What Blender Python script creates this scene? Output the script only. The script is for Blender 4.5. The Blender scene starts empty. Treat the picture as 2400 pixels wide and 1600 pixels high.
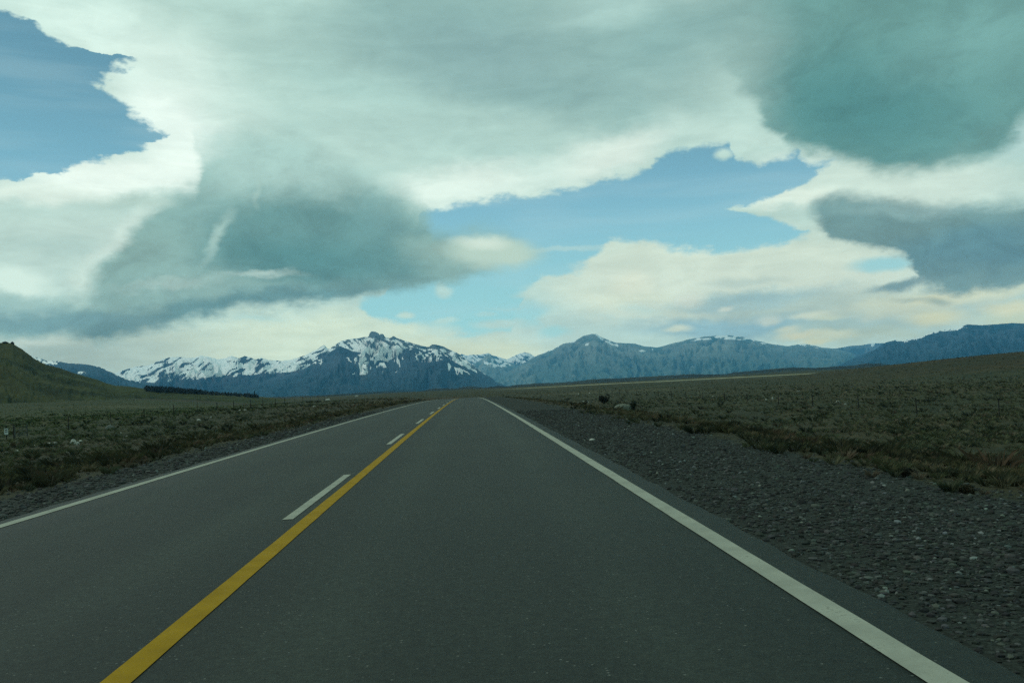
import bpy, math, random
import numpy as np
from mathutils import Matrix, Vector
random.seed(7); rng = np.random.default_rng(7)
scene = bpy.context.scene
col = scene.collection

# ------------------------------------------------------------------ camera
FPX, CX, CY = 2140.0, 1200.0, 800.0        # focal length in photo pixels, photo centre
VX, VY, ROLL = 1095.0, 903.0, math.radians(2.9)   # vanishing point of the road, camera roll
CAM_H = 1.277
F = Vector((VX-CX, -(VY-CY), -FPX)).normalized()
X = Vector((math.cos(ROLL), math.sin(ROLL), 0.0))
X = (X - F*X.dot(F)).normalized()
Z = X.cross(F)
R = Matrix((X, F, Z))
cam_data = bpy.data.cameras.new('camera'); cam = bpy.data.objects.new('camera', cam_data)
col.objects.link(cam); scene.camera = cam
cam_data.sensor_width = 36.0; cam_data.lens = 36.0*FPX/2400.0
cam_data.clip_start = 0.1; cam_data.clip_end = 120000
cam.matrix_world = Matrix.Translation((0, 0, CAM_H)) @ R.to_4x4()

def ray(px, py):
    """world direction (per metre of forward distance) seen at a photo position"""
    d = R @ Vector((px-CX, -(py-CY), -FPX))
    return d.x/d.y, d.z/d.y
def ae(px, py):
    u, v = ray(px, py)
    return math.degrees(math.atan(u)), math.degrees(math.atan(v/math.hypot(1, u)))
def lin(c, k=1.0):
    return tuple((((x/255+0.055)/1.055)**2.4 if x > 10.3 else x/255/12.92)*k for x in c)

scene.view_settings.view_transform = 'Standard'
scene.view_settings.look = 'None'
scene.view_settings.exposure = 0.0
scene.view_settings.gamma = 1.0
scene.view_settings.use_curve_mapping = False
scene.render.engine = 'CYCLES'
scene.cycles.use_denoising = False
scene.cycles.max_bounces = 6
scene.cycles.volume_bounces = 1
scene.cycles.diffuse_bounces = 2

# ------------------------------------------------------------------ node helper
class NT:
    def __init__(s, nt): s.nt = nt; s.N = nt.nodes; s.L = nt.links
    def put(s, sock, v):
        if v is None: return
        if isinstance(v, bpy.types.NodeSocket): s.L.new(v, sock)
        else:
            if hasattr(sock.default_value, '__len__') and not hasattr(v, '__len__'): v = (v,)*len(sock.default_value)
            if hasattr(v, '__len__') and len(sock.default_value) == 4 and len(v) == 3: v = tuple(v)+(1.0,)
            sock.default_value = v
    def m(s, op, a, b=None, c=None, clamp=False):
        n = s.N.new('ShaderNodeMath'); n.operation = op; n.use_clamp = clamp
        s.put(n.inputs[0], a); s.put(n.inputs[1], b)
        if c is not None: s.put(n.inputs[2], c)
        return n.outputs[0]
    def vm(s, op, a, b=None, out=0):
        n = s.N.new('ShaderNodeVectorMath'); n.operation = op
        s.put(n.inputs[0], a)
        if b is not None:
            s.put(n.inputs['Scale'] if op == 'SCALE' else n.inputs[1], b)
        return n.outputs[out]
    def mr(s, v, a, b, c=0.0, d=1.0, smooth=True):
        n = s.N.new('ShaderNodeMapRange'); n.interpolation_type = 'SMOOTHSTEP' if smooth else 'LINEAR'
        for i, x in enumerate((v, a, b, c, d)): s.put(n.inputs[i], x)
        return n.outputs[0]
    def mix(s, f, a, b, mode='MIX'):
        n = s.N.new('ShaderNodeMix'); n.data_type = 'RGBA'; n.blend_type = mode
        s.put(n.inputs[0], f); s.put(n.inputs[6], a); s.put(n.inputs[7], b)
        return n.outputs[2]
    def noise(s, vec, scale, detail=4, rough=0.5, out=0, dist=0.0):
        n = s.N.new('ShaderNodeTexNoise'); s.put(n.inputs['Vector'], vec)
        n.inputs['Scale'].default_value = scale; n.inputs['Detail'].default_value = detail
        n.inputs['Roughness'].default_value = rough; n.inputs['Distortion'].default_value = dist
        return n.outputs[out]
    def map(s, vec, loc=(0, 0, 0), rot=(0, 0, 0), scale=(1, 1, 1), typ='POINT'):
        n = s.N.new('ShaderNodeMapping'); n.vector_type = typ; s.put(n.inputs[0], vec)
        n.inputs[1].default_value = loc; n.inputs[2].default_value = rot; n.inputs[3].default_value = scale
        return n.outputs[0]
    def xyz(s, a, b, c=0.0):
        n = s.N.new('ShaderNodeCombineXYZ'); s.put(n.inputs[0], a); s.put(n.inputs[1], b); s.put(n.inputs[2], c)
        return n.outputs[0]
    def sep(s, v):
        n = s.N.new('ShaderNodeSeparateXYZ'); s.put(n.inputs[0], v); return n.outputs
    def ramp(s, v, stops):
        n = s.N.new('ShaderNodeValToRGB'); s.put(n.inputs[0], v)
        e = n.color_ramp.elements
        while len(e) < len(stops): e.new(0.5)
        for k, (p, c) in enumerate(stops):
            e[k].position = p; e[k].color = tuple(c)+(1.0,) if len(c) == 3 else c
        return n.outputs[0]

# ------------------------------------------------------------------ world: Nishita sky behind procedural clouds
SUN_EL, SUN_AZ = math.radians(48), math.radians(-62)    # azimuth from +Y (ahead), negative = left
world = bpy.data.worlds.new('World'); scene.world = world; world.use_nodes = True
world.node_tree.nodes.clear()
W = NT(world.node_tree)
sky = W.N.new('ShaderNodeTexSky'); sky.sky_type = 'NISHITA'; sky.sun_disc = False
sky.sun_elevation = SUN_EL; sky.sun_rotation = SUN_AZ
sky.air_density = 1.0; sky.dust_density = 0.6; sky.ozone_density = 1.0
gen = W.N.new('ShaderNodeTexCoord').outputs['Generated']
gx, gy, gz = W.sep(gen)
AZ = W.m('MULTIPLY', W.m('ARCTAN2', gx, gy), 180/math.pi)
EL = W.m('MULTIPLY', W.m('ARCSINE', W.m('MINIMUM', W.m('MAXIMUM', gz, -0.9999), 0.9999)), 180/math.pi)
P0 = W.xyz(AZ, EL)
PXD = 37.35                                   # photo pixels per degree near the middle
# noise lookups use the direction itself, flattened, so they have no seam behind the camera
nz1 = W.noise(W.map(gen, scale=(1, 1, 2.2)), 5.0, 5, 0.55, out=1)
nz2 = W.noise(W.map(gen, loc=(3, 1, 2), scale=(1, 1, 1.9)), 22.0, 6, 0.62, out=1)
def warp(a1, a2):
    w = W.vm('ADD', W.vm('SCALE', W.vm('SUBTRACT', nz1, (0.5, 0.5, 0.5)), a1), W.vm('SCALE', W.vm('SUBTRACT', nz2, (0.5, 0.5, 0.5)), a2))
    return W.vm('ADD', P0, W.vm('MULTIPLY', w, (1, 1, 0)))
PS = warp(2.6, 1.7)       # for soft inner shading
PE = warp(0.7, 1.9)       # for crisp ragged edges
PT = warp(0.5, 0.9)       # for small puffs
es = W.sep(PE); ss = W.sep(PS); ts = W.sep(PT)

def blob(px, py, rx, ry, rot=0.0, inner=0.0, P=None):
    a, e = ae(px, py)
    q = W.map(P or PS, (a, e, 0), (0, 0, math.radians(rot)-ROLL), (rx/PXD, ry/PXD, 1), 'TEXTURE')
    return W.mr(W.vm('LENGTH', q, out=1), inner, 1.0, 1.0, 0.0)
def curve(pts, xs, byrow=False):
    """piecewise curve through photo points: elevation as a function of azimuth, or the other way round"""
    q = [ae(*p) for p in pts]
    if byrow: q = [(e, a) for a, e in q]
    q.sort()
    x0, x1 = q[0][0], q[-1][0]
    y0, y1 = min(v for _, v in q)-0.5, max(v for _, v in q)+0.5
    n = W.N.new('ShaderNodeFloatCurve'); c = n.mapping.curves[0]
    while len(c.points) < len(q): c.points.new(0.5, 0.5)
    n.mapping.use_clip = True
    for k, (x, y) in enumerate(q):
        c.points[k].location = ((x-x0)/(x1-x0), (y-y0)/(y1-y0)); c.points[k].handle_type = 'VECTOR'
    n.mapping.update()
    W.put(n.inputs['Value'], W.mr(xs, x0, x1, smooth=False))
    return W.mr(n.outputs[0], 0, 1, y0, y1, smooth=False), x0, x1
def band(top, bot, ax, ay, softt, softb, softx=12):
    T, x0, x1 = curve(top, ax); B, x2, x3 = curve(bot, ax)
    m = W.m('MULTIPLY', W.mr(W.m('SUBTRACT', T, ay), -softt/PXD, softt/PXD), W.mr(W.m('SUBTRACT', ay, B), -softb/PXD, softb/PXD))
    lo, hi = max(x0, x2), min(x1, x3)
    m = W.m('MULTIPLY', m, W.mr(ax, lo, lo+softx/PXD))
    return W.m('MULTIPLY', m, W.mr(ax, hi-softx/PXD, hi, 1, 0))
def paint(base, mask, c, op=1.0):
    return W.mix(W.m('MULTIPLY', mask, op) if op != 1.0 else mask, base, lin(c))

# the air between here and the sky dims it towards the horizon: what lies beyond is brighter by that much
HAZE, HAZE_COL, HAZE_TOP, HAZE_FAR = 5.3e-5, (0.16, 0.58, 1.0), 1000.0, 16000.0
_d = W.m('MINIMUM', W.m('DIVIDE', HAZE_TOP, W.m('MAXIMUM', gz, 0.01)), HAZE_FAR)
_T = W.m('POWER', math.e, W.m('MULTIPLY', _d, -HAZE))
_U = W.m('SUBTRACT', 1.0, _T)
_UA = W.xyz(*[W.m('MULTIPLY', _U, r) for r in (0.095, 0.32, 0.40)])
_IT = W.m('DIVIDE', 1.0, _T)
def BG(c):
    c = W.mix(1.0, W.mix(1.0, c, _UA, 'SUBTRACT'), _IT, 'MULTIPLY')
    n = W.N.new('ShaderNodeBackground'); W.put(n.inputs[0], c); n.inputs[1].default_value = 1.0
    return n.outputs[0]
def over(f, a, b):
    n = W.N.new('ShaderNodeMixShader'); W.put(n.inputs[0], f); W.L.new(a, n.inputs[1]); W.L.new(b, n.inputs[2])
    return n.outputs[0]
# colour of the cloud sheet, painted from large soft masses to small ones
wide = W.noise(W.map(gen, loc=(1, 5, 0), scale=(1, 1, 2.6)), 2.2, 5, 0.55)
C = W.ramp(wide, [(0.30, lin((120, 165, 162))), (0.47, lin((160, 198, 190))), (0.60, lin((190, 222, 211))), (0.72, lin((222, 242, 230)))])
inview = W.m('MULTIPLY', W.m('MULTIPLY', W.mr(AZ, -42, -28), W.mr(AZ, 32, 46, 1, 0)), W.mr(EL, 24, 36, 1, 0))
C = W.mix(inview, C, lin((184, 217, 206)))
# upper grey vault
C = paint(C, blob(1080, 60, 760, 330, -8), (146, 186, 180), 1.0)
C = paint(C, blob(1150, 140, 480, 160, -6), (140, 178, 175), 0.9)
C = paint(C, blob(1500, 120, 330, 230, 0), (141, 181, 176), 0.8)
C = paint(C, blob(640, -10, 260, 70, 0), (190, 225, 214), 0.8)
C = paint(C, blob(1100, 330, 520, 110, -12), (178, 213, 203), 0.7)
C = paint(C, blob(1420, 20, 260, 60, 10), (178, 214, 206), 0.6)
C = paint(C, blob(820, 200, 330, 60, -14), (170, 208, 199), 0.6)
C = paint(C, blob(1650, 60, 260, 120, 10), (132, 174, 170), 0.7)
C = paint(C, blob(1330, 230, 330, 70, -4), (134, 174, 170), 0.6)
# bright margins of the high cloud
C = paint(C, blob(150, 55, 380, 120, 0), (214, 242, 230), 1.0)
C = paint(C, blob(370, 190, 300, 170, -15), (222, 246, 234), 1.0)
C = paint(C, blob(400, 300, 190, 110, -30, 0.2), (234, 253, 242), 1.0)
C = paint(C, blob(300, 410, 330, 75, 12, 0.3), (236, 254, 242), 1.0)
C = paint(C, blob(1080, 445, 330, 75, 8, 0.2), (226, 247, 234), 1.0)
C = paint(C, blob(1430, 360, 240, 80, 25, 0.1), (224, 243, 230), 0.95)
C = paint(C, blob(1720, 320, 220, 70, -10, 0.1), (196, 226, 214), 0.9)
C = paint(C, blob(1860, 385, 140, 45, 0, 0.1), (214, 236, 224), 0.8)
C = paint(C, blob(1450, 270, 250, 60, 5), (158, 196, 188), 0.6)
# left, below the gap
C = paint(C, blob(150, 560, 420, 130, 5), (196, 224, 212), 0.9)
C = paint(C, blob(330, 478, 260, 26, 4), (178, 208, 196), 0.9)
C = paint(C, blob(60, 450, 240, 34, 2), (222, 242, 228), 0.9)
C = paint(C, blob(120, 575, 260, 36, 0), (180, 212, 202), 0.8)
C = paint(C, blob(700, 800, 620, 95, 2, 0.2), (208, 230, 206), 1.0)
C = paint(C, blob(120, 830, 420, 95, 6, 0.15), (166, 192, 178), 0.95)
C = paint(C, blob(60, 790, 120, 22, 3), (196, 218, 204), 0.7)
C = paint(C, blob(1080, 825, 330, 60, 0, 0.2), (206, 226, 200), 1.0)
# right, pale sheet over the mountains
C = paint(C, blob(1700, 640, 620, 150, -3, 0.4), (208, 228, 210), 1.0)
C = paint(C, blob(2060, 430, 430, 75, -3, 0.3), (206, 230, 216), 1.0)
C = paint(C, blob(1850, 470, 170, 40, -4, 0.2), (222, 240, 224), 0.9)
C = paint(C, blob(2400, 310, 120, 60, 10, 0.1), (178, 212, 206), 0.9)
C = paint(C, blob(1850, 725, 560, 70, -3, 0.2), (170, 198, 186), 0.9)
C = paint(C, blob(1500, 700, 260, 55, -5, 0.1), (212, 230, 208), 0.9)
C = paint(C, blob(1740, 695, 300, 34, 3, 0.1), (158, 196, 194), 0.9)
C = paint(C, blob(1700, 762, 280, 40, 0, 0.3), (146, 190, 194), 0.95)
C = paint(C, blob(1960, 780, 260, 30, 0, 0.1), (156, 192, 186), 0.7)
C = paint(C, blob(2230, 700, 330, 38, 8, 0.1), (204, 218, 190), 0.9)
C = paint(C, blob(2060, 790, 240, 30, 2), (176, 200, 180), 0.8)
C = paint(C, blob(2380, 740, 130, 36, 5, 0.1), (198, 216, 186), 0.9)
for x, y, rx, ry, c in ((1880, 787, 60, 9, (206, 216, 186)), (1918, 800, 46, 8, (204, 216, 184)), (1955, 785, 55, 10, (198, 214, 188)),
                        (1585, 770, 42, 9, (204, 222, 200)), (1800, 748, 36, 12, (196, 216, 200)), (1905, 741, 60, 9, (206, 222, 198)),
                        (2190, 745, 70, 16, (214, 222, 184)), (2180, 700, 40, 9, (218, 226, 190)), (2370, 722, 70, 14, (218, 226, 190)),
                        (1610, 700, 40, 18, (206, 224, 208)), (1480, 665, 60, 30, (222, 236, 214)), (1700, 722, 22, 6, (200, 218, 202)),
                        (1940, 750, 40, 8, (200, 218, 192)), (1850, 775, 34, 8, (196, 212, 188)), (1740, 660, 110, 12, (184, 210, 198))):
    C = paint(C, blob(x, y, rx*1.25, ry*1.5, 2, 0.15, PT), c, 0.85)
# fibrous texture
fib = W.noise(W.map(gen, loc=(7, 2, 1), scale=(1, 1, 4.5)), 13.0, 6, 0.6, dist=0.6)
C = W.mix(W.mr(fib, 0.3, 0.7, 0.0, 1.0), W.mix(1.0, C, (0.93, 0.94, 0.945), 'MULTIPLY'), W.mix(1.0, C, (1.05, 1.04, 1.04), 'MULTIPLY'))

# billows: lit and shaded lumps inside the clouds, larger overhead than near the horizon
bl_p = W.vm('ADD', W.map(gen, loc=(4, 9, 3), scale=(1, 1, 1.7)), W.vm('SCALE', W.vm('SUBTRACT', nz1, (0.5, 0.5, 0.5)), 0.12))
bl1 = W.noise(bl_p, 9.0, 7, 0.60, dist=0.8); bl2 = W.noise(bl_p, 30.0, 5, 0.62, dist=0.4)
billow = W.m('ADD', W.m('MULTIPLY', bl1, 0.68), W.m('MULTIPLY', bl2, 0.32))
def lumps(c, lo=0.86, hi=1.13):
    k = W.mr(billow, 0.36, 0.64, lo, hi)
    return W.mix(1.0, c, k, 'MULTIPLY')
C = lumps(C, 0.95, 1.035)
wisp = W.m('SUBTRACT', W.m('ADD', W.m('MULTIPLY', fib, 0.5), W.m('MULTIPLY', bl2, 0.5)), 0.5)

# gaps of blue
ax, ay = es[0], es[1]
rowX, r0, r1 = curve([(-60, 5), (10, 25), (45, 50), (75, 62), (110, 80), (150, 102), (200, 116), (262, 123), (318, 132), (285, 152), (240, 182), (236, 203),
                      (290, 252), (345, 290), (410, 322), (345, 330), (330, 345), (238, 366), (228, 384), (165, 407), (60, 418), (-80, 424)][::1], ay, True)
hole = W.m('MULTIPLY', W.mr(W.m('ADD', W.m('SUBTRACT', rowX, ax), W.m('MULTIPLY', wisp, 5.0)), -0.35, 0.55), W.m('MULTIPLY', W.mr(ay, r0, r0+0.5), W.mr(ay, r1-0.5, r1, 1, 0)))
hole = W.m('MULTIPLY', hole, W.mr(AZ, -50, -38))
top = [(835, 706), (900, 692), (975, 560), (985, 496), (1030, 487), (1100, 475), (1200, 462), (1310, 448), (1420, 428), (1490, 404), (1524, 392), (1548, 362), (1580, 352), (1670, 344), (1712, 335),
       (1735, 375), (1790, 388), (1830, 375), (1866, 358), (1900, 390), (1975, 385)]
bot = [(835, 712), (870, 738), (985, 776), (1195, 778), (1225, 700), (1262, 655), (1300, 642), (1365, 620), (1400, 592), (1430, 562), (1530, 572), (1735, 586), (1828, 582), (1868, 556), (1900, 540), (1930, 400), (1975, 385)]
ay2 = W.m('ADD', ay, W.m('MULTIPLY', wisp, 1.4))
h2 = band(top, bot, ax, ay2, 10, 12, 24)
tip = band([(1700, 486), (1725, 478), (1825, 462), (1858, 440), (1920, 402), (1990, 380)], [(1700, 490), (1726, 492), (1795, 510), (1890, 532), (1905, 545), (1990, 560)], ax, ay, 6, 6, 20)
h2 = W.m('MULTIPLY', h2, W.m('SUBTRACT', 1.0, tip))
hole = W.m('MAXIMUM', hole, h2)
hole = W.m('MAXIMUM', hole, W.m('MULTIPLY', blob(2075, 622, 95, 24, 2, 0.3, PT), 0.85))
hole = W.m('MAXIMUM', hole, W.m('MULTIPLY', blob(1235, 735, 80, 42, 0, 0.3, PT), 0.9))
hole = W.m('MAXIMUM', hole, W.m('MULTIPLY', blob(1300, 775, 60, 22, 0, 0.2, PT), 0.7))
hole = W.m('MAXIMUM', hole, W.m('MULTIPLY', blob(600, 745, 90, 12, 0, 0.0, PT), 0.35))
hole = W.m('MAXIMUM', hole, W.m('MULTIPLY', blob(1500, 725, 90, 18, -8, 0.0, PT), 0.3))
hole = W.m('MAXIMUM', hole, W.m('MULTIPLY', W.mr(W.m('MAXIMUM', W.m('ABSOLUTE', W.m('SUBTRACT', AZ, 2)), W.m('ADD', EL, 6)), 42, 55), W.mr(wide, 0.34, 0.40, 1, 0)))
# pale cloud bits drifting over the gaps
for x, y, rx, ry, k in ((1173, 757, 78, 14, .85), (1042, 684, 26, 14, .8), (1035, 670, 16, 14, .6), (950, 740, 26, 9, .8), (1045, 752, 40, 7, .55), (1140, 735, 30, 5, .4),
                        (1700, 362, 26, 14, 1), (1290, 745, 45, 14, .9), (1330, 675, 110, 16, 1), (1255, 690, 60, 8, .9), (1000, 775, 90, 20, .8), (1310, 585, 160, 6, .35), (1190, 720, 60, 4, .25)):
    hole = W.m('MULTIPLY', hole, W.m('SUBTRACT', 1.0, W.m('MULTIPLY', blob(x, y, rx*1.2, ry*1.35, 2, 0.25, PT), k)))
cir = W.noise(W.map(gen, loc=(2, 8, 1), rot=(0.25, 0.0, 0), scale=(1, 1, 9)), 5.0, 4, 0.5)
cirm = W.m('MULTIPLY', W.mr(cir, 0.42, 0.72), 0.16)

# blue of the gaps: Nishita sky tinted by the windscreen-green light of the place, milkier towards the horizon
blue = W.mix(1.0, sky.outputs[0], (0.040, 0.068, 0.058), 'MULTIPLY')
blue = W.mix(W.mr(EL, 7, 21, 0.80, 0.15), blue, lin((140, 199, 219)))
blue = W.mix(W.mr(EL, 1.5, 13, 0.95, 0.0), blue, lin((158, 216, 213)))
blue = W.mix(cirm, blue, lin((190, 220, 220)))
S = over(hole, BG(C), BG(blue))

# lower dark clouds in front of the sheet
d3t = [(-260, 700), (-100, 700), (0, 705), (125, 700), (160, 650), (235, 585), (330, 500), (440, 430), (462, 350), (560, 305), (700, 322), (800, 385), (880, 440), (950, 462), (990, 492),
       (1022, 545), (1065, 560), (1110, 545), (1200, 562), (1255, 598), (1300, 605)]
d3b = [(-260, 790), (-100, 788), (0, 782), (150, 775), (230, 792), (330, 768), (560, 728), (760, 716), (850, 702), (1000, 668), (1080, 660), (1180, 632), (1255, 606), (1300, 606)]
m3 = band(d3t, d3b, ss[0], ss[1], 42, 18, 60)
D = W.mix(1.0, lin((142, 182, 174)), lin((142, 182, 174)))
D = paint(D, blob(640, 360, 420, 190, -12, 0.2), (168, 204, 195), 1.0)
D = paint(D, blob(745, 575, 400, 150, -4, 0.42), (106, 153, 150), 1.0)
D = paint(D, blob(430, 470, 130, 110, 30, 0.0), (132, 172, 166), 0.7)
D = paint(D, blob(700, 615, 330, 75, -1, 0.1), (90, 142, 141), 0.9)
D = paint(D, blob(592, 445, 14, 60, 5), (166, 200, 190), 0.6)
D = paint(D, blob(900, 520, 130, 60, -20), (112, 156, 154), 0.6)
D = paint(D, blob(330, 610, 200, 80, 25), (134, 172, 164), 0.9)
D = paint(D, blob(620, 712, 480, 34, 6, 0.2), (104, 150, 150), 0.95)
D = paint(D, blob(120, 745, 330, 42, 0, 0.2), (118, 162, 162), 0.95)
D = paint(D, blob(260, 772, 150, 30, 8), (106, 150, 148), 0.9)
D = paint(D, blob(225, 560, 215, 62, 43, 0.3), (218, 240, 227), 1.0)
D = paint(D, blob(170, 650, 70, 70, 0, 0.1), (206, 230, 216), 0.9)
D = paint(D, blob(505, 560, 105, 22, 68, 0.0), (168, 202, 192), 0.8)
D = paint(D, blob(620, 655, 150, 15, 3, 0.0), (176, 206, 196), 0.9)
D = paint(D, blob(400, 672, 160, 14, 5, 0.0), (168, 200, 190), 0.8)
D = paint(D, blob(1010, 600, 130, 60, -15), (150, 184, 172), 0.7)
D = paint(D, blob(1180, 590, 150, 50, -10, 0.2), (178, 208, 190), 1.0)
S = over(W.m('MULTIPLY', m3, 0.97), S, BG(lumps(D, 0.89, 1.12)))
S = over(W.m('MULTIPLY', blob(1150, 594, 150, 52, -3, 0.35, PT), 0.95), S, BG(lin((186, 214, 198))))
S = over(W.m('MULTIPLY', blob(1130, 570, 90, 26, -3, 0.1, PT), 0.8), S, BG(lin((214, 234, 218))))
S = over(W.m('MULTIPLY', blob(25, 660, 110, 45, 5, 0.2), 0.95), S, BG(lin((214, 240, 226))))
S = over(W.m('MULTIPLY', blob(30, 710, 150, 34, 0, 0.0), 0.8), S, BG(lin((160, 198, 190))))
# upper right
d1b = [(1560, 60), (1700, 150), (1790, 255), (1850, 335), (1960, 372), (2040, 396), (2130, 408), (2180, 406), (2300, 372), (2350, 342), (2372, 318), (2384, 296), (2420, 270), (2700, 230), (3100, 230)]
B1, q0, q1 = curve(d1b, ss[0])
m1 = W.m('MULTIPLY', W.mr(W.m('SUBTRACT', ss[1], B1), -0.75, 0.75), W.m('MULTIPLY', W.mr(ss[0], ae(1620, 200)[0], ae(1900, 200)[0]), W.m('MULTIPLY', W.mr(AZ, 40, 60, 1, 0), W.mr(EL, 26, 40, 1, 0))))
D = W.mix(1.0, lin((108, 158, 152)), lin((108, 158, 152)))
D = paint(D, blob(2020, 250, 380, 190, -10, 0.1), (84, 140, 138), 1.0)
D = paint(D, blob(2330, 60, 330, 130, 20), (118, 168, 162), 0.9)
D = paint(D, blob(1750, 60, 200, 200, 0), (116, 160, 156), 0.7)
D = paint(D, blob(2260, 352, 150, 34, 22, 0.0), (106, 152, 146), 0.9)
S = over(W.m('MULTIPLY', m1, 0.97), S, BG(lumps(D, 0.88, 1.10)))
# right middle
d2t = [(1880, 505), (1910, 480), (2000, 462), (2150, 468), (2400, 478), (2700, 480), (2900, 520)]
d2b = [(1880, 512), (1950, 560), (2040, 590), (2120, 612), (2150, 650), (2160, 676), (2260, 690), (2400, 664), (2700, 655), (2900, 560)]
m2 = band(d2t, d2b, ss[0], ss[1], 24, 14, 50)
D = W.mix(1.0, lin((116, 156, 154)), lin((116, 156, 154)))
D = paint(D, blob(2290, 590, 300, 75, 4, 0.2), (101, 147, 152), 1.0)
D = paint(D, blob(2150, 490, 240, 30, 0), (142, 178, 174), 0.9)
S = over(W.m('MULTIPLY', m2, 0.97), S, BG(lumps(D, 0.88, 1.10)))
S = over(W.m('MULTIPLY', blob(2110, 672, 95, 15, 9, 0.2, PT), 0.95), S, BG(lin((122, 160, 160))))
S = over(W.m('MULTIPLY', blob(2195, 706, 50, 14, -6, 0.1, PT), 0.8), S, BG(lin((150, 178, 166))))
S = over(W.m('MULTIPLY', blob(2140, 700, 70, 9, 4, 0.0, PT), 0.7), S, BG(lin((160, 186, 174))))
wo = W.N.new('ShaderNodeOutputWorld'); W.L.new(S, wo.inputs[0])
world.cycles.sampling_method = 'MANUAL'; world.cycles.sample_map_resolution = 512

sun_data = bpy.data.lights.new('sun', 'SUN'); sun_data.energy = 1.3; sun_data.angle = math.radians(11); sun_data.color = (1.0, 0.97, 0.88)
sun = bpy.data.objects.new('sun', sun_data); col.objects.link(sun)
sd = Vector((math.sin(SUN_AZ)*math.cos(SUN_EL), math.cos(SUN_AZ)*math.cos(SUN_EL), math.sin(SUN_EL)))
sun.rotation_euler = sd.to_track_quat('Z', 'Y').to_euler()
# ------------------------------------------------------------------ numpy noise and mesh helpers
_perm = np.random.default_rng(11).permutation(4096)
_ang = np.random.default_rng(12).random(4096)*2*np.pi
_gx, _gy = np.cos(_ang), np.sin(_ang)
def pn(x, y):
    x = np.asarray(x, float); y = np.asarray(y, float)
    xi = np.floor(x).astype(np.int64); yi = np.floor(y).astype(np.int64)
    xf, yf = x-xi, y-yi
    def g(ix, iy, dx, dy):
        h = _perm[(_perm[ix & 4095]+iy) & 4095]
        return _gx[h]*dx+_gy[h]*dy
    u = xf*xf*xf*(xf*(xf*6-15)+10); v = yf*yf*yf*(yf*(yf*6-15)+10)
    a = g(xi, yi, xf, yf)*(1-u)+g(xi+1, yi, xf-1, yf)*u
    b = g(xi, yi+1, xf, yf-1)*(1-u)+g(xi+1, yi+1, xf-1, yf-1)*u
    return (a*(1-v)+b*v)*1.4
def fbm(x, y, o=4, gain=0.5):
    t = 0; a = 1; n = 0
    for k in range(o):
        t = t+a*pn(x*2**k+17.3*k, y*2**k-9.1*k); n += a; a *= gain
    return t/n
def ridged(x, y, o=4, gain=0.55):
    t = 0; a = 1; n = 0
    for k in range(o):
        t = t+a*(1-2*np.abs(pn(x*2**k+31.7*k, y*2**k+5.3*k))); n += a; a *= gain
    return t/n
def ss(a, b, x):
    t = np.clip((x-a)/(b-a), 0, 1); return t*t*(3-2*t)

def mesh(name, V, Fc, mat=None, attrs=None, smooth=False, parent=None, kind=None, colors=None):
    """V (n,3); Fc (m,3) or (m,4)"""
    me = bpy.data.meshes.new(name); V = np.ascontiguousarray(V, dtype=np.float32); Fc = np.ascontiguousarray(Fc, dtype=np.int32)
    k = Fc.shape[1]
    me.vertices.add(len(V)); me.vertices.foreach_set('co', V.ravel())
    me.loops.add(Fc.size); me.loops.foreach_set('vertex_index', Fc.ravel())
    me.polygons.add(len(Fc)); me.polygons.foreach_set('loop_start', np.arange(0, Fc.size, k, dtype=np.int32))
    me.polygons.foreach_set('use_smooth', np.full(len(Fc), smooth))
    for an, av in (attrs or {}).items():
        a = me.attributes.new(an, 'FLOAT', 'POINT'); a.data.foreach_set('value', np.ascontiguousarray(av, dtype=np.float32).ravel())
    if colors is not None:
        a = me.attributes.new('tone', 'FLOAT_COLOR', 'POINT')
        c = np.ones((len(V), 4), np.float32); c[:, :3] = colors; a.data.foreach_set('color', c.ravel())
    me.update(calc_edges=True)
    if mat: me.materials.append(mat)
    o = bpy.data.objects.new(name, me); col.objects.link(o)
    if parent: o.parent = parent
    if kind: o['kind'] = kind
    return o
def grid_faces(nx, ny):
    i = np.arange(nx*ny).reshape(ny, nx)
    return np.stack([i[:-1, :-1], i[:-1, 1:], i[1:, 1:], i[1:, :-1]], -1).reshape(-1, 4)
def tag(o, label, cat, group=None):
    o['label'] = label; o['category'] = cat
    if group: o['group'] = group
    return o
def empty(name, loc, label, cat, group=None, rz=0):
    o = bpy.data.objects.new(name, None); col.objects.link(o); o.location = loc; o.rotation_euler.z = rz
    return tag(o, label, cat, group)

# ------------------------------------------------------------------ materials
def material(name):
    m = bpy.data.materials.new(name); m.use_nodes = True; t = NT(m.node_tree)
    b = m.node_tree.nodes['Principled BSDF']
    return m, t, b
def pos(t): return t.N.new('ShaderNodeNewGeometry').outputs['Position']
def attr(t, name, out='Fac'):
    n = t.N.new('ShaderNodeAttribute'); n.attribute_name = name; return n.outputs[out]
def bump(t, b, h, dist, strength=1.0):
    n = t.N.new('ShaderNodeBump'); t.put(n.inputs['Height'], h); n.inputs['Distance'].default_value = dist; n.inputs['Strength'].default_value = strength
    t.L.new(n.outputs[0], b.inputs['Normal'])
def simple(name, c, rough=0.8, var=0.25, scale=20.0, spec=0.3):
    m, t, b = material(name)
    n = t.noise(pos(t), scale, 5, 0.6)
    t.put(b.inputs['Base Color'], t.mix(t.mr(n, 0.3, 0.7), tuple(x*(1-var) for x in c), tuple(x*(1+var) for x in c)))
    b.inputs['Roughness'].default_value = rough; b.inputs['Specular IOR Level'].default_value = spec
    return m
def toned(name, rough=0.85, spec=0.2, trans=0.0):
    m, t, b = material(name)
    t.put(b.inputs['Base Color'], attr(t, 'tone', 'Color')); b.inputs['Roughness'].default_value = rough
    b.inputs['Specular IOR Level'].default_value = spec
    return m

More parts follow.
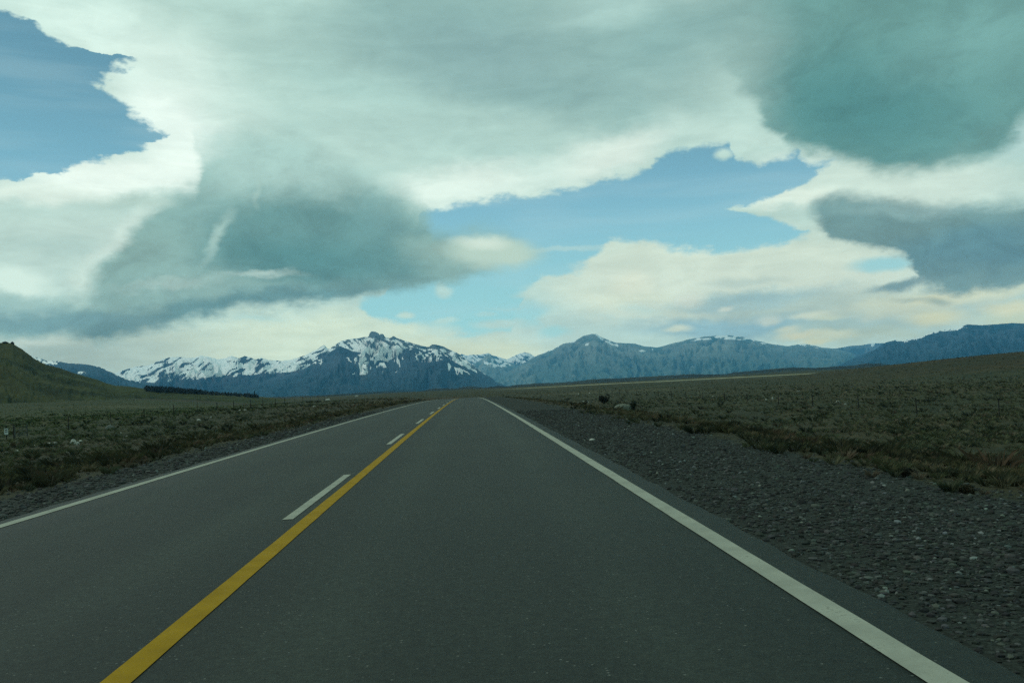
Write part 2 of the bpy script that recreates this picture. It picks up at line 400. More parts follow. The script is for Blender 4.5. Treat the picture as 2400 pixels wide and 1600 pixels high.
# asphalt
M_asph, t, b = material('asphalt')
p = pos(t); sx_ = attr(t, 'across')
n1 = t.noise(p, 55, 3, 0.7); n2 = t.noise(t.map(p, scale=(1, 0.12, 1)), 1.3, 5, 0.6); n3 = t.noise(p, 0.22, 4, 0.55); n5 = t.noise(p, 260, 2, 0.6)
vor = t.N.new('ShaderNodeTexVoronoi'); t.put(vor.inputs['Vector'], p); vor.inputs['Scale'].default_value = 38; 
chip = t.mr(t.sep(vor.outputs['Color'])[0], 0.92, 0.97)
chip = t.m('MULTIPLY', chip, t.mr(vor.outputs['Distance'], 0.12, 0.34, 1, 0))
n6 = t.noise(p, 14, 4, 0.8)
c = t.mix(t.mr(n1, 0.25, 0.75), (0.0090, 0.0130, 0.0105), (0.0195, 0.0265, 0.0215))
c = t.mix(t.mr(n6, 0.3, 0.7), t.mix(1.0, c, (0.72, 0.73, 0.74), 'MULTIPLY'), t.mix(1.0, c, (1.3, 1.28, 1.26), 'MULTIPLY'))
c = t.mix(t.mr(n5, 0.35, 0.7), c, t.mix(1.0, c, (1.35, 1.35, 1.35), 'MULTIPLY'))
c = t.mix(t.mr(n2, 0.35, 0.7, 0, 0.8), c, t.mix(1.0, c, (1.22, 1.2, 1.16), 'MULTIPLY'))
c = t.mix(t.mr(n3, 0.4, 0.65, 0, 0.85), c, t.mix(1.0, c, (0.82, 0.84, 0.86), 'MULTIPLY'))
def near(a, w): return t.mr(t.m('ABSOLUTE', t.m('SUBTRACT', sx_, a)), 0.0, w, 1, 0)
tr = t.m('MAXIMUM', t.m('MAXIMUM', near(-0.85, 0.45), near(0.95, 0.45)), t.m('MAXIMUM', near(-4.3, 0.45), near(-2.55, 0.45)))
c = t.mix(t.m('MULTIPLY', tr, 0.6), c, t.mix(1.0, c, (1.3, 1.3, 1.28), 'MULTIPLY'))
c = t.mix(t.m('MULTIPLY', near(-1.55, 0.5), 0.5), c, t.mix(1.0, c, (0.72, 0.72, 0.75), 'MULTIPLY'))
c = t.mix(t.m('MULTIPLY', chip, 0.75), c, (0.14, 0.15, 0.13))
t.put(b.inputs['Base Color'], c); b.inputs['Roughness'].default_value = 0.68; b.inputs['Specular IOR Level'].default_value = 0.13
bump(t, b, t.m('ADD', n1, t.m('MULTIPLY', n5, 0.6)), 0.004, 0.9)

def paint_mat(name, c0):
    m, t, b = material(name); p = pos(t)
    n = t.noise(p, 45, 4, 0.7); n2 = t.noise(p, 3.0, 5, 0.65); n3 = t.noise(p, 220, 2, 0.6)
    wear = t.mr(t.m('ADD', t.m('MULTIPLY', n, 0.6), t.m('MULTIPLY', n2, 0.4)), 0.56, 0.68, 0, 0.75)
    c = t.mix(t.mr(n2, 0.3, 0.7), tuple(x*0.84 for x in c0), tuple(x*1.1 for x in c0))
    c = t.mix(t.mr(n3, 0.5, 0.75, 0, 0.35), c, (0.08, 0.08, 0.07))
    c = t.mix(wear, c, (0.055, 0.058, 0.05))
    t.put(b.inputs['Base Color'], c); b.inputs['Roughness'].default_value = 0.8; b.inputs['Specular IOR Level'].default_value = 0.06
    bump(t, b, n, 0.003, 0.8)
    return m
M_white = paint_mat('white_road_paint', (0.25, 0.27, 0.22)); M_yellow = paint_mat('yellow_road_paint', (0.25, 0.155, 0.004))

# ground: gravel verge, tussock grassland, dry strip with sunlight in its colour, moss green slope
M_ground, t, b = material('steppe_ground'); p = pos(t)
big = t.noise(p, 0.02, 5, 0.6); mid = t.noise(p, 0.22, 5, 0.65); fine = t.noise(p, 2.2, 6, 0.7); grit = t.noise(p, 30, 4, 0.7)
c = t.ramp(t.m('ADD', t.m('MULTIPLY', mid, 0.6), t.m('MULTIPLY', fine, 0.4)), [(0.34, (0.012, 0.016, 0.009)), (0.46, (0.022, 0.027, 0.015)), (0.56, (0.035, 0.037, 0.020)), (0.68, (0.056, 0.051, 0.030))])
c = t.mix(t.mr(big, 0.42, 0.62, 0, 0.6), c, t.mix(1.0, c, (1.35, 0.95, 0.8), 'MULTIPLY'))
c = t.mix(attr(t, 'brown'), c, t.mix(1.0, c, (0.92, 0.78, 0.72), 'MULTIPLY'))
c = t.mix(attr(t, 'green'), c, t.mix(1.0, c, (1.0, 1.25, 0.75), 'MULTIPLY'))
dry_lit_c = t.mix(t.mr(mid, 0.35, 0.65), (0.24, 0.24, 0.14), (0.44, 0.43, 0.27))  # pale dry grass, its sunlit brightness put into the colour
c = t.mix(t.m('MULTIPLY', attr(t, 'dry_lit'), t.mr(mid, 0.3, 0.55, 0.3, 1)), c, dry_lit_c)
gv = t.mr(t.m('ADD', attr(t, 'gravel'), t.m('MULTIPLY', t.m('SUBTRACT', fine, 0.5), 1.4)), 0.4, 0.6)
gc = t.ramp(grit, [(0.3, (0.008, 0.011, 0.009)), (0.5, (0.018, 0.0235, 0.0195)), (0.7, (0.040, 0.050, 0.042))])
c = t.mix(gv, c, gc)
t.put(b.inputs['Base Color'], c); b.inputs['Roughness'].default_value = 0.95; b.inputs['Specular IOR Level'].default_value = 0.1
bump(t, b, t.m('ADD', t.m('MULTIPLY', fine, 0.25), t.m('MULTIPLY', mid, 0.6)), 0.5, 0.8)

def hill_mat(name, dark, light, sc, bd, green=None):
    m, t, b = material(name); p = pos(t)
    a = t.noise(p, sc, 6, 0.65); q = t.noise(p, sc*9, 5, 0.7); w = t.noise(p, sc*0.25, 4, 0.6)
    c = t.mix(t.mr(t.m('ADD', t.m('MULTIPLY', a, 0.55), t.m('MULTIPLY', q, 0.45)), 0.38, 0.62), dark, light)
    if green: c = t.mix(t.mr(w, 0.45, 0.62, 0, 0.7), c, green)
    sp = t.mr(q, 0.36, 0.30); c = t.mix(t.m('MULTIPLY', sp, 0.7), c, tuple(x*0.4 for x in dark))
    t.put(b.inputs['Base Color'], c); b.inputs['Roughness'].default_value = 0.95; b.inputs['Specular IOR Level'].default_value = 0.05
    bump(t, b, t.m('ADD', a, t.m('MULTIPLY', q, 0.3)), bd, 0.9)
    return m
M_hill = hill_mat('hill_grass', (0.016, 0.023, 0.008), (0.043, 0.054, 0.017), 0.035, 3.0, (0.055, 0.055, 0.020))
M_low = hill_mat('low_hill_scrub', (0.008, 0.010, 0.007), (0.022, 0.023, 0.014), 0.02, 6.0, (0.045, 0.045, 0.02))

def mountain_mat(name, dark, rock, veg, sc=0.004, snowc=(0.95, 0.95, 0.90)):
    m, t, b = material(name); p = pos(t)
    a = t.noise(t.map(p, scale=(1, 0.6, 1)), sc, 8, 0.62, dist=0.4); q = t.noise(p, sc*7, 6, 0.65)
    c = t.mix(t.mr(a, 0.38, 0.62), dark, rock)
    c = t.mix(t.mr(q, 0.4, 0.65, 0, 0.6), c, tuple(x*1.6 for x in rock))
    big = t.noise(p, sc*0.35, 4, 0.6)
    c = t.mix(t.mr(big, 0.40, 0.60, 0, 0.75), c, tuple(x*1.9 for x in rock))
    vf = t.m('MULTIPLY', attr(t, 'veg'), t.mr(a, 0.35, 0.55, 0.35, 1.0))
    c = t.mix(t.m('MAXIMUM', vf, t.mr(attr(t, 'gully_shade'), 0.52, 0.30, 0, 0.85)), c, veg)  # gullies darkened in colour as relief shade; low slopes tinted for vegetation
    s = t.mr(t.m('ADD', attr(t, 'snow'), t.m('MULTIPLY', t.m('SUBTRACT', t.noise(p, sc*5, 6, 0.65), 0.5), 0.22)), 0.45, 0.55)
    c = t.mix(s, c, snowc)
    t.put(b.inputs['Base Color'], c); b.inputs['Roughness'].default_value = 0.9; b.inputs['Specular IOR Level'].default_value = 0.05
    bump(t, b, t.m('ADD', a, t.m('MULTIPLY', q, 0.2)), 120.0, t.mr(s, 0, 1, 0.9, 0.35) if False else 0.7)
    return m

# ------------------------------------------------------------------ lie of the land
def road_z(y):
    y = np.asarray(y, float); d = np.clip(y-12, 0, 268)
    z = -4.1e-5*d*d
    return z-0.5*ss(280, 420, y)-0.012*np.clip(y-280, 0, 60)
def road_x(y):
    return -np.clip(np.asarray(y, float)-215, 0, 400)**2/480.0
def land(x, y):
    x = np.asarray(x, float); y = np.asarray(y, float)
    s = x-road_x(y); rz = road_z(y)
    und = 0.22*fbm(x/23, y/23, 3)+0.07*fbm(x/3.1, y/3.1, 3)
    fl = -1.25+0.7*ss(70, 130, y)-2.6*ss(170, 420, y)+6.6*ss(60, 190, -x)*ss(110, 420, y)
    d = np.hypot((x-262)/1.0, (y-290)/1.25)
    fr = -2.55-0.2*ss(150, 500, y)+6.3*(1-ss(48, 176, d))+1.2*ss(220, 420, x)
    far = -57*ss(850, 5000, y)+0.6*fbm(x/160, y/160, 3)*ss(150, 500, y)
    dl = ss(7.2, 17, -s); dr = ss(5.25, 17, s)
    sh = rz-0.03-0.03*np.clip(np.where(s > 0, s-2.15, -s-5.45), 0, 4)
    sh = np.where((s > -5.44) & (s < 2.14), rz-0.10, sh)
    base = sh*(1-dl)*(1-dr)+fl*dl+fr*dr
    away = np.clip(dl+dr, 0, 1)
    return base+und*away*ss(5, 20, y+30)+far*away
def hit(px, py, lo=4.0, hi=3000.0):
    u, v = ray(px, py)
    Y = np.geomspace(lo, hi, 6000)
    d = CAM_H+v*Y-land(u*Y, Y)
    k = np.argmax(d < 0)
    if d[k] >= 0: k = len(Y)-1
    return float(u*Y[k]), float(Y[k]), float(land(u*Y[k], Y[k]))

def graded(start, step, growth, end):
    r = [start]
    while r[-1] < end: r.append(r[-1]+step); step *= growth
    return np.array(r)
right = graded(2.15, 0.2, 1.045, 15000); left = -graded(5.45, 0.2, 1.045, 15000)[::-1]
S_ = np.concatenate([left, [-5.43, -3.0, -1.0, 1.0, 2.13], right])
Y_ = np.concatenate([-graded(0, 0.5, 1.12, 2000)[::-1][:-1], graded(0, 0.3, 1.018, 16500)])
SS, YY = np.meshgrid(S_, Y_)
XX = SS+road_x(YY); ZZ = land(XX, YY)
g1 = fbm(XX/1.7, YY/1.7, 3); 
gravel = np.where(SS > 0, 1-ss(4.6, 6.0, SS+0.7*g1), 1-ss(6.2, 7.8, -SS+0.8*g1))
brown = np.where(SS > 0, ss(5, 6.5, SS)*(1-ss(8, 22, SS)), ss(7, 8, -SS)*(1-ss(10, 26, -SS)))*(0.7+0.5*g1)
dmound = np.hypot(XX-262, (YY-290)/1.25); brown = np.maximum(brown, 1.0*(1-ss(100, 168, dmound)))
green = ss(20, 60, -SS)*0.9+0.25*ss(12, 40, SS)
dry_lit = np.exp(-((YY-(640+0.02*XX+18*fbm(XX/120, YY/300, 2)))/48)**2)*ss(5, 70, XX)*(1-ss(240, 290, XX))*(0.85+0.5*fbm(XX/60, YY/60, 2))
dry_lit = np.clip(np.maximum(dry_lit, 0.10*ss(0.1, 0.5, fbm(XX/90, YY/140, 3))*ss(160, 300, YY)), 0, 1)
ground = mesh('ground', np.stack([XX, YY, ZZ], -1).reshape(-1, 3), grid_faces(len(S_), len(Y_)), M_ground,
              dict(gravel=gravel, brown=brown, green=green, dry_lit=dry_lit), smooth=True, kind='structure')

# road with its painted lines
def strip(name, s0, s1, y0, y1, dz, mat, parent=None, step=1.0, wob=0.0, skirt=False, kind=None):
    n = max(2, int((y1-y0)/step)+1); ys = np.linspace(y0, y1, n); cs = road_x(ys)
    w0 = wob*fbm(ys/0.7, ys*0+s0*3, 4); w1 = wob*fbm(ys/0.7, ys*0+s1*5+9, 4)
    cols = [(s0+w0, dz), (s1+w1, dz)]
    if s1-s0 > 2: cols = [(s0+w0-0.02, -0.09)]+[(s0+w0+(s1+w1-s0-w0)*k/8, dz) for k in range(9)]+[(s1+w1+0.02, -0.09)]
    V = np.stack([np.stack([np.broadcast_to(a, ys.shape)+cs, ys, road_z(ys)+d], -1) for a, d in cols], 1).reshape(-1, 3)
    ac = np.stack([np.broadcast_to(a, ys.shape) for a, d in cols], 1)
    return mesh(name, V, grid_faces(len(cols), n), mat, dict(across=ac), parent=parent, kind=kind, smooth=len(cols) > 2)
road = strip('road', -5.42, 2.17, -20, 480, 0.0, M_asph, wob=0.08, step=0.35, kind='structure')
strip('edge_line', 1.775, 1.925, -20, 470, 0.005, M_white, road, 0.5, 0.008)
strip('edge_line', -5.235, -5.085, -20, 470, 0.005, M_white, road, 0.5, 0.008)
strip('centre_line', -1.745, -1.595, -20, 470, 0.005, M_yellow, road, 0.5, 0.008)
# first stripe from y=9.5 to 14.2, then every 12 m
for k in range(-2, 30):
    strip('lane_stripe', -1.955, -1.845, 9.52+12*k, 14.22+12*k, 0.005, M_white, road, 0.4, 0.006)

# ------------------------------------------------------------------ hills and mountains
def project(x, y, z):
    """photo position of a world point (arrays)"""
    Ri = np.array(R.transposed())
    d = np.stack([x, y, z-CAM_H], 0).reshape(3, -1); c = Ri @ d
    return (CX-c[0]/c[2]*FPX).reshape(np.shape(x)), (CY+c[1]/c[2]*FPX).reshape(np.shape(x))
def massif(name, prof, D, front, back, base, mat, dx=2.0, nt=90, spur=0.5, sf=(40, 3), rough=1.0, conc=1.25, snow=None, veg=(0.0, 0.5), tfoot=None, seed=0, cap=0.985, kind='structure'):
    """a mountain built from its crest line: prof = crest seen at photo points, standing at distance D"""
    q = np.array([ray(*p) for p in prof]); q = q[np.argsort(q[:, 0])]
    n = int((q[-1, 0]-q[0, 0])*FPX/dx)
    U = np.linspace(q[0, 0], q[-1, 0], n); Vc = np.interp(U, q[:, 0], q[:, 1])
    Vc = Vc+rough/FPX*fbm(U*FPX/14+seed, U*0+seed, 4)
    T = np.concatenate([np.linspace(0, 1, nt), 1+np.linspace(0, 1, 14)[1:]])
    UU, TT = np.meshgrid(U, T)
    YY = np.where(TT <= 1, D-front*(1-TT), D+back*(TT-1))
    crest = Vc[None, :]*D+CAM_H                       # true crest height
    g = np.where(TT <= 1, np.clip(TT, 0, 1)**conc, np.clip(2-TT, 0, 1)**1.3)
    k = UU*FPX
    wx = k/sf[0]+2.0*fbm(k/75+seed, TT*2.2+seed, 4)+0.9*TT*np.sin(k/90+seed)
    sp = ridged(wx+seed*3.7, TT*sf[1]+seed, 5, 0.46)
    env = np.clip(4*TT*(1-TT), 0, 1)**0.8*(TT <= 1)
    XXm = UU*YY
    Zm = base+(crest-base)*np.clip(g+spur*(sp-0.45)*env*0.5, -0.05, 1.0)
    lim = CAM_H+Vc[None, :]*YY
    lim = np.where((TT < 1), base+(lim-base)*cap, lim)
    Zm = np.where(TT < 0.999, np.minimum(Zm, lim-(1-TT)*0.02*(crest-base)), Zm)
    Zm = np.where(TT > 1, np.minimum(Zm, crest), Zm)
    sx, sy = project(XXm, YY, Zm)
    hgt = (Zm-base)/np.maximum((crest-base).max(), 1)
    sn = snow(sx, sy, np.interp(UU, U, Vc), hgt, sp, k, TT) if snow else np.zeros_like(Zm)
    vg = 1-ss(veg[0], veg[1], hgt+0.06*fbm(k/30, TT*6, 3))
    return mesh(name, np.stack([XXm, YY, Zm], -1).reshape(-1, 3), grid_faces(n, len(T)), mat, dict(snow=sn, veg=vg, gully_shade=np.where(TT > 1, 0.6, sp)), smooth=True, kind=kind)

def lines(pts, x): pts = np.array(pts, float); return np.interp(x, pts[:, 0], pts[:, 1])
def streak(sx, sy, ang, l, w, seed, o=4):
    a = math.radians(ang); A = sx*math.cos(a)-sy*math.sin(a); B = sx*math.sin(a)+sy*math.cos(a)
    B = B+6*fbm(sx/40, sy/30+seed, 2)
    return fbm(A/l+seed, B/w+seed*2, o)

# far snowy range on the left
def snow2(sx, sy, v, h, sp, k, T):
    lo = lines([(200, 890), (290, 893), (350, 896), (400, 894), (480, 884), (560, 880), (640, 874), (700, 868), (745, 864), (800, 850)], sx)
    s = ss(4, -4, sy-lo+5*fbm(sx/20, sy/20, 3))
    r = streak(sx, sy, 28, 42, 6.5, 3, 3)+0.30*fbm(sx/20, sy/11, 2)
    dens = lines([(260, 0.16), (380, 0.05), (430, 0.10), (480, 0.26), (520, 0.26), (560, 0.06), (610, 0.02), (650, 0.22), (690, 0.2), (715, 0.03), (770, -0.04)], sx)
    top = lines([(280, 868), (403, 836), (472, 832), (541, 834), (574, 834), (684, 842), (760, 808)], sx)
    dens = dens+0.12*ss(24, 0, sy-top)-0.12*ss(26, 50, sy-top)
    return s*(1-ss(-0.02, 0.03, r-dens))
prof = [(120, 905), (200, 890), (250, 880), (275, 872), (314, 860), (345, 856), (360, 851), (383, 840), (403, 837), (428, 836), (440, 839), (454, 838), (472, 833), (492, 837), (508, 841), (520, 841), (541, 834),
        (561, 839), (574, 834), (589, 838), (600, 843), (612, 838), (628, 843), (658, 845), (684, 843), (699, 838), (722, 829), (742, 819), (760, 808), (766, 814), (775, 822), (800, 840), (840, 870), (880, 900)]
M_snowy = mountain_mat('snowy_range_rock', (0.030, 0.034, 0.045), (0.055, 0.058, 0.066), (0.020, 0.026, 0.034), 0.003)
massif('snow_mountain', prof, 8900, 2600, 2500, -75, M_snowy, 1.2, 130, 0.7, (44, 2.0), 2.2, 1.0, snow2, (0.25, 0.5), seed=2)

# tower peak
def snow3(sx, sy, v, h, sp, k, T):
    top = lines(prof3, sx)
    d = sy-top
    r = streak(sx, sy, -28, 30, 6.5, 9, 3)+0.35*fbm(sx/15, sy/9, 2)
    dens = lines([(770, 0.06), (830, 0.05), (880, 0.0), (940, -0.02), (1000, -0.04), (1060, 0.12), (1130, 0.0), (1200, -0.06), (1250, -0.08)], sx)+0.15*ss(8, 30, d)-0.1*ss(0, 10, 10-d)
    s = 1-ss(-0.04, 0.06, r-dens)
    tower = ((sx > 862) & (sx < 902) & (sy < 792)) | ((sx > 914) & (sx < 932) & (sy < 796)) | ((sx > 1002) & (sx < 1042) & (sy < 818))
    s = np.where(tower, s*0.2, s)
    flank = lines([(1100, 905), (1170, 880), (1208, 860), (1234, 847), (1259, 833)], sx)
    return s*ss(885, 870, sy)*np.where(sx > 1165, ss(2, -2, sy-flank), 1)
prof3 = [(700, 880), (740, 850), (760, 830), (772, 817), (786, 808), (799, 799), (815, 795), (836, 793), (851, 790), (864, 788.5), (867, 780), (871, 776), (879, 777), (888, 781), (890, 786), (892, 782), (898, 783), (903, 790),
         (912, 792), (918, 790), (922, 787), (930, 792), (953, 800), (978, 807), (1000, 813), (1005, 813), (1012, 807), (1022, 807), (1037, 811), (1055, 820), (1070, 826), (1083, 834), (1095, 844), (1110, 857), (1130, 872), (1160, 890)]
prof3b = [(1030, 850), (1060, 838), (1083, 829), (1095, 833), (1101, 831), (1126, 831), (1144, 827),
         (1152, 831), (1167, 836), (1188, 842), (1198, 837), (1218, 828), (1229, 825), (1244, 829), (1256, 838), (1280, 852), (1310, 870)]
M_tower = mountain_mat('tower_peak_rock', (0.040, 0.050, 0.055), (0.085, 0.095, 0.095), (0.03, 0.045, 0.045), 0.0034)
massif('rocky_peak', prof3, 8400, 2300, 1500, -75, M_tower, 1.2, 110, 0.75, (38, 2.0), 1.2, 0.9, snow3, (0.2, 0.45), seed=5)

def snow3b(sx, sy, v, h, sp, k, T):
    r = streak(sx, sy, -28, 26, 6, 9, 3)+0.3*fbm(sx/12, sy/8, 2)
    return (1-ss(-0.02, 0.06, r-0.06))*ss(866, 852, sy)
massif('snow_peak', prof3b, 15300, 1700, 500, -75, M_tower, 1.5, 80, 0.6, (38, 2.0), 1.2, 0.9, snow3b, (0.2, 0.45), seed=6)

# darker spurs in front of it
def snow4(sx, sy, v, h, sp, k, T):
    r = fbm(sx/9+3, sy/6, 4)+0.4*streak(sx, sy, -40, 16, 4, 4)
    w = np.maximum(np.exp(-((sx-1010)/48)**2-((sy-835)/18)**2)*1.15, np.exp(-((sx-735)/45)**2-((sy-845)/22)**2)*0.75)
    w = np.maximum(w, np.exp(-((sx-1165)/45)**2-((sy-850)/10)**2)*0.85)
    w = np.maximum(w, np.exp(-((sx-815)/30)**2-((sy-850)/24)**2)*0.52)
    gul = np.exp(-((sx-(848+(sy-835)*0.25))/3)**2)*(sy > 832)*(sy < 862)*0.7
    return np.clip(np.maximum(w*ss(0.02, 0.26, r+0.12)*0.9, gul*0.8), 0, 1)
prof4 = [(330, 925), (420, 912), (500, 900), (560, 893), (610, 886), (660, 880), (697, 872), (722, 858), (747, 842), (760, 833), (773, 825), (786, 817), (798, 811), (806, 814), (825, 823), (851, 826), (866, 827), (884, 836), (907, 842), (918, 836), (928, 829),
         (953, 816), (966, 814), (980, 818), (1000, 822), (1020, 820), (1040, 827), (1055, 834), (1080, 850), (1099, 862), (1122, 877), (1150, 891), (1190, 905)]
prof4b = [(1030, 885), (1060, 872), (1085, 862), (1099, 860), (1112, 852), (1128, 842), (1144, 828), (1156, 836), (1172, 843), (1190, 848), (1205, 852), (1235, 862), (1280, 885)]
M_spur = mountain_mat('dark_slope_rock', (0.018, 0.028, 0.042), (0.040, 0.052, 0.064), (0.024, 0.042, 0.046), 0.003)
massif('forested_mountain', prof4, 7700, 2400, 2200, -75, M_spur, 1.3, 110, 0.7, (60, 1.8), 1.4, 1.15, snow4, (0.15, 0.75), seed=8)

def snow4b(sx, sy, v, h, sp, k, T):
    r = fbm(sx/12+3, sy/7, 3)
    return np.clip(np.exp(-((sx-1165)/42)**2-((sy-850)/13)**2)*1.1*ss(-0.12, 0.08, r), 0, 1)
# broad brown mountain right of the road
def snow5(sx, sy, v, h, sp, k, T):
    top = lines(prof5, sx); d = sy-top
    r = fbm(sx/21+7, sy/5.5, 4)
    w = np.exp(-((d-(sx-1398)*0.14)/4.0)**2)*(sx > 1396)*(sx < 1448)*1.2
    w = np.maximum(w, np.exp(-((sx-1690)/85)**2)*ss(16, 3, d)*1.0)
    w = np.maximum(w, np.exp(-((sx-1780)/40)**2)*ss(10, 2, d)*0.75)
    w = np.maximum(w, np.exp(-((sx-1895)/26)**2)*ss(10, 2, d)*1.1)
    w = np.maximum(w, np.exp(-((sx-1505)/16)**2)*np.exp(-((d-10)/8)**2)*0.8)
    w = np.maximum(w, np.exp(-((sx-1540)/20)**2)*np.exp(-((d-5)/5)**2)*0.75)
    w = np.maximum(w, np.exp(-((sx-1375)/16)**2)*np.exp(-((d-22)/12)**2)*0.55)
    w = np.maximum(w, ((sx > 1262) & (sx < 1350))*ss(3, 1, d)*0.8)
    w2 = np.exp(-((d-2.5-(sx-1398)*0.10)/3.2)**2)*(sx > 1397)*(sx < 1450)*0.95
    return np.clip(np.maximum(w*ss(-0.10, 0.08, r), w2*ss(-0.35, -0.1, r)), 0, 1)
prof5 = [(1120, 905), (1150, 893), (1170, 880), (1208, 860), (1234, 847), (1259, 833), (1300, 816.5), (1320, 805), (1346, 800), (1366, 787), (1378, 784.6), (1388, 782), (1399, 783), (1411, 791), (1427, 797), (1442, 802.5), (1462, 804), (1488, 805), (1508, 811),
         (1539, 814), (1554, 811), (1569, 806), (1595, 800), (1620, 793.6), (1651, 788.5), (1682, 786), (1712, 786), (1743, 789.7), (1779, 798.7), (1807, 806), (1847, 811), (1860, 809), (1868, 807), (1891, 806), (1911, 810), (1927, 814.5), (1950, 816),
         (1979, 822), (2017, 832), (2055, 840), (2080, 852), (2140, 870), (2200, 880)]
M_brown = mountain_mat('brown_mountain_rock', (0.105, 0.130, 0.110), (0.185, 0.195, 0.160), (0.085, 0.130, 0.100), 0.0021)
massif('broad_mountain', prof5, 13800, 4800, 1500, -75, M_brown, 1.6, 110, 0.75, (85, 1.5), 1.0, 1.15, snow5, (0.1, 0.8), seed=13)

massif('pointed_mountain', prof4b, 14500, 2600, 600, -75, M_brown, 1.5, 80, 0.7, (50, 1.8), 1.2, 1.1, snow4b, (0.1, 0.8), seed=9)
def snow6b(sx, sy, v, h, sp, k, T): return ((np.abs(sx-2046) < 4) & (sy < 812))*0.7
massif('distant_mountain', [(1890, 835), (1927, 817), (1963, 816), (1994, 810), (2017, 809), (2035, 806), (2050, 804), (2065, 804), (2100, 806), (2160, 830)], 14500, 3000, 2000, -75, M_tower, 2.0, 60, 0.5, (30, 2), 1.0, 1.1, snow6b, (0.1, 0.8), seed=3)
def snow6(sx, sy, v, h, sp, k, T):
    d = sy-lines(prof6, sx); r = fbm(sx/6, sy/5, 3)
    w = ss(3.6, 1.6, d-1.2*ss(2170, 2240, sx))*(sx > 2100)*(sx < 2258)*1.0
    w = np.maximum(w, ((sx > 2115) & (sx < 2150))*ss(7, 3, d)*ss(-0.1, 0.1, r))
    return np.clip(np.maximum(w*ss(-0.35, -0.1, r), 0.62*ss(0.30, 0.42, fbm(sx/9, sy/5+4, 3))*ss(30, 10, d)*(sx > 2250)), 0, 1)
prof6 = [(1900, 880), (1960, 858), (2019, 831), (2040, 823), (2055, 817), (2070, 804), (2098, 797), (2121, 797), (2140, 793), (2157, 790), (2178, 781), (2193, 776), (2220, 772), (2244, 769.7), (2256, 764), (2267, 760), (2300, 762), (2336, 759.5), (2369, 757), (2400, 757.8),
         (2480, 752), (2600, 760), (2800, 790), (3000, 840)]
M_blue = mountain_mat('dark_plateau_rock', (0.018, 0.032, 0.048), (0.038, 0.054, 0.068), (0.016, 0.036, 0.044), 0.003)
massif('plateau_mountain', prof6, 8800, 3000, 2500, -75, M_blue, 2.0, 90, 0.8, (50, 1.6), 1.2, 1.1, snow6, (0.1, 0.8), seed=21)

def snow1(sx, sy, v, h, sp, k, T):
    r = fbm(sx/8, sy/6, 3)
    w = np.exp(-((sx-118)/24)**2-((sy-848)/9)**2)*1.1
    w = np.maximum(w, np.exp(-((sx-192)/16)**2-((sy-873)/6)**2)*0.75)
    w = np.maximum(w, ss(2.4, 1.0, sy-lines(prof1, sx))*(sx > 225)*(sx < 330)*0.75)
    w = np.maximum(w, (sx < 104)*ss(8, 4, sy-lines(prof1, sx)))
    return np.clip(w*ss(-0.25, 0.05, r), 0, 1)
prof1 = [(-500, 800), (-200, 805), (0, 815), (50, 826), (75, 834), (110, 845), (135, 846), (160, 851), (180, 852), (200, 853), (235, 860), (255, 869), (275, 879), (300, 889), (320, 893), (345, 899), (370, 905), (400, 913), (430, 925), (500, 940)]
massif('dark_ridge', prof1, 6000, 1800, 1500, -70, M_blue, 1.6, 70, 0.5, (40, 2.0), 1.2, 1.1, snow1, (0.1, 0.8), seed=31)

# low hills closing the plain
lowp = [(300, 952), (500, 938), (580, 932.5), (640, 930), (700, 927.5), (760, 926), (850, 924), (900, 919.5), (960, 917.5), (990, 916), (1005, 912), (1017, 909.5), (1040, 909.5), (1066, 910), (1085, 907), (1100, 904.5), (1107, 904.5), (1120, 907), (1136, 907.5), (1165, 904), (1185, 905), (1210, 902), (1260, 897.5), (1300, 897), (1350, 893), (1385, 889),
        (1420, 887), (1455, 886), (1500, 883), (1540, 881), (1590, 878), (1625, 876), (1650, 877), (1700, 876.5), (1720, 872), (1760, 869), (1800, 865), (1850, 861), (1880, 861), (1910, 862), (1950, 859), (2000, 856), (2030, 851.5), (2060, 851.5), (2085, 855), (2200, 850), (2400, 842), (2900, 820)]
massif('low_hills', lowp, 2500, 900, 500, -16, M_low, 1.5, 40, 0.5, (26, 1.6), 1.4, 1.0, None, seed=41)

# green hill on the left, its lower shoulder carrying the wood
hillp = [(-900, 760), (-500, 770), (-200, 785), (-80, 797), (0, 803), (22, 803.5), (30, 805), (36, 809), (50, 817), (66, 829), (80, 840), (95, 848), (110, 855), (140, 862), (170, 873), (200, 882), (230, 890), (250, 898), (270, 903), (300, 905), (320, 908), (345, 911),
         (400, 915), (450, 918), (520, 921), (580, 926), (620, 930), (700, 938)]
massif('green_hill', hillp, 640, 235, 260, -6, M_hill, 1.6, 60, 0.22, (60, 1.5), 0.9, 0.95, None, seed=51, cap=0.995)

# ------------------------------------------------------------------ haze: one closed box of thin air
hv = np.array([(x, y, z) for x in (-HAZE_FAR, HAZE_FAR) for y in (-HAZE_FAR, HAZE_FAR) for z in (-96.0, HAZE_TOP)])
mh = bpy.data.materials.new('haze_air'); mh.use_nodes = True; hn = mh.node_tree; hn.nodes.clear()
pv = hn.nodes.new('ShaderNodeVolumePrincipled'); pv.inputs['Color'].default_value = HAZE_COL+(1,); pv.inputs['Density'].default_value = HAZE
oo = hn.nodes.new('ShaderNodeOutputMaterial'); hn.links.new(pv.outputs[0], oo.inputs['Volume'])
haze = mesh('haze', hv, [(0, 1, 3, 2), (4, 6, 7, 5), (0, 4, 5, 1), (2, 3, 7, 6), (0, 2, 6, 4), (1, 5, 7, 3)], mh, kind='stuff')
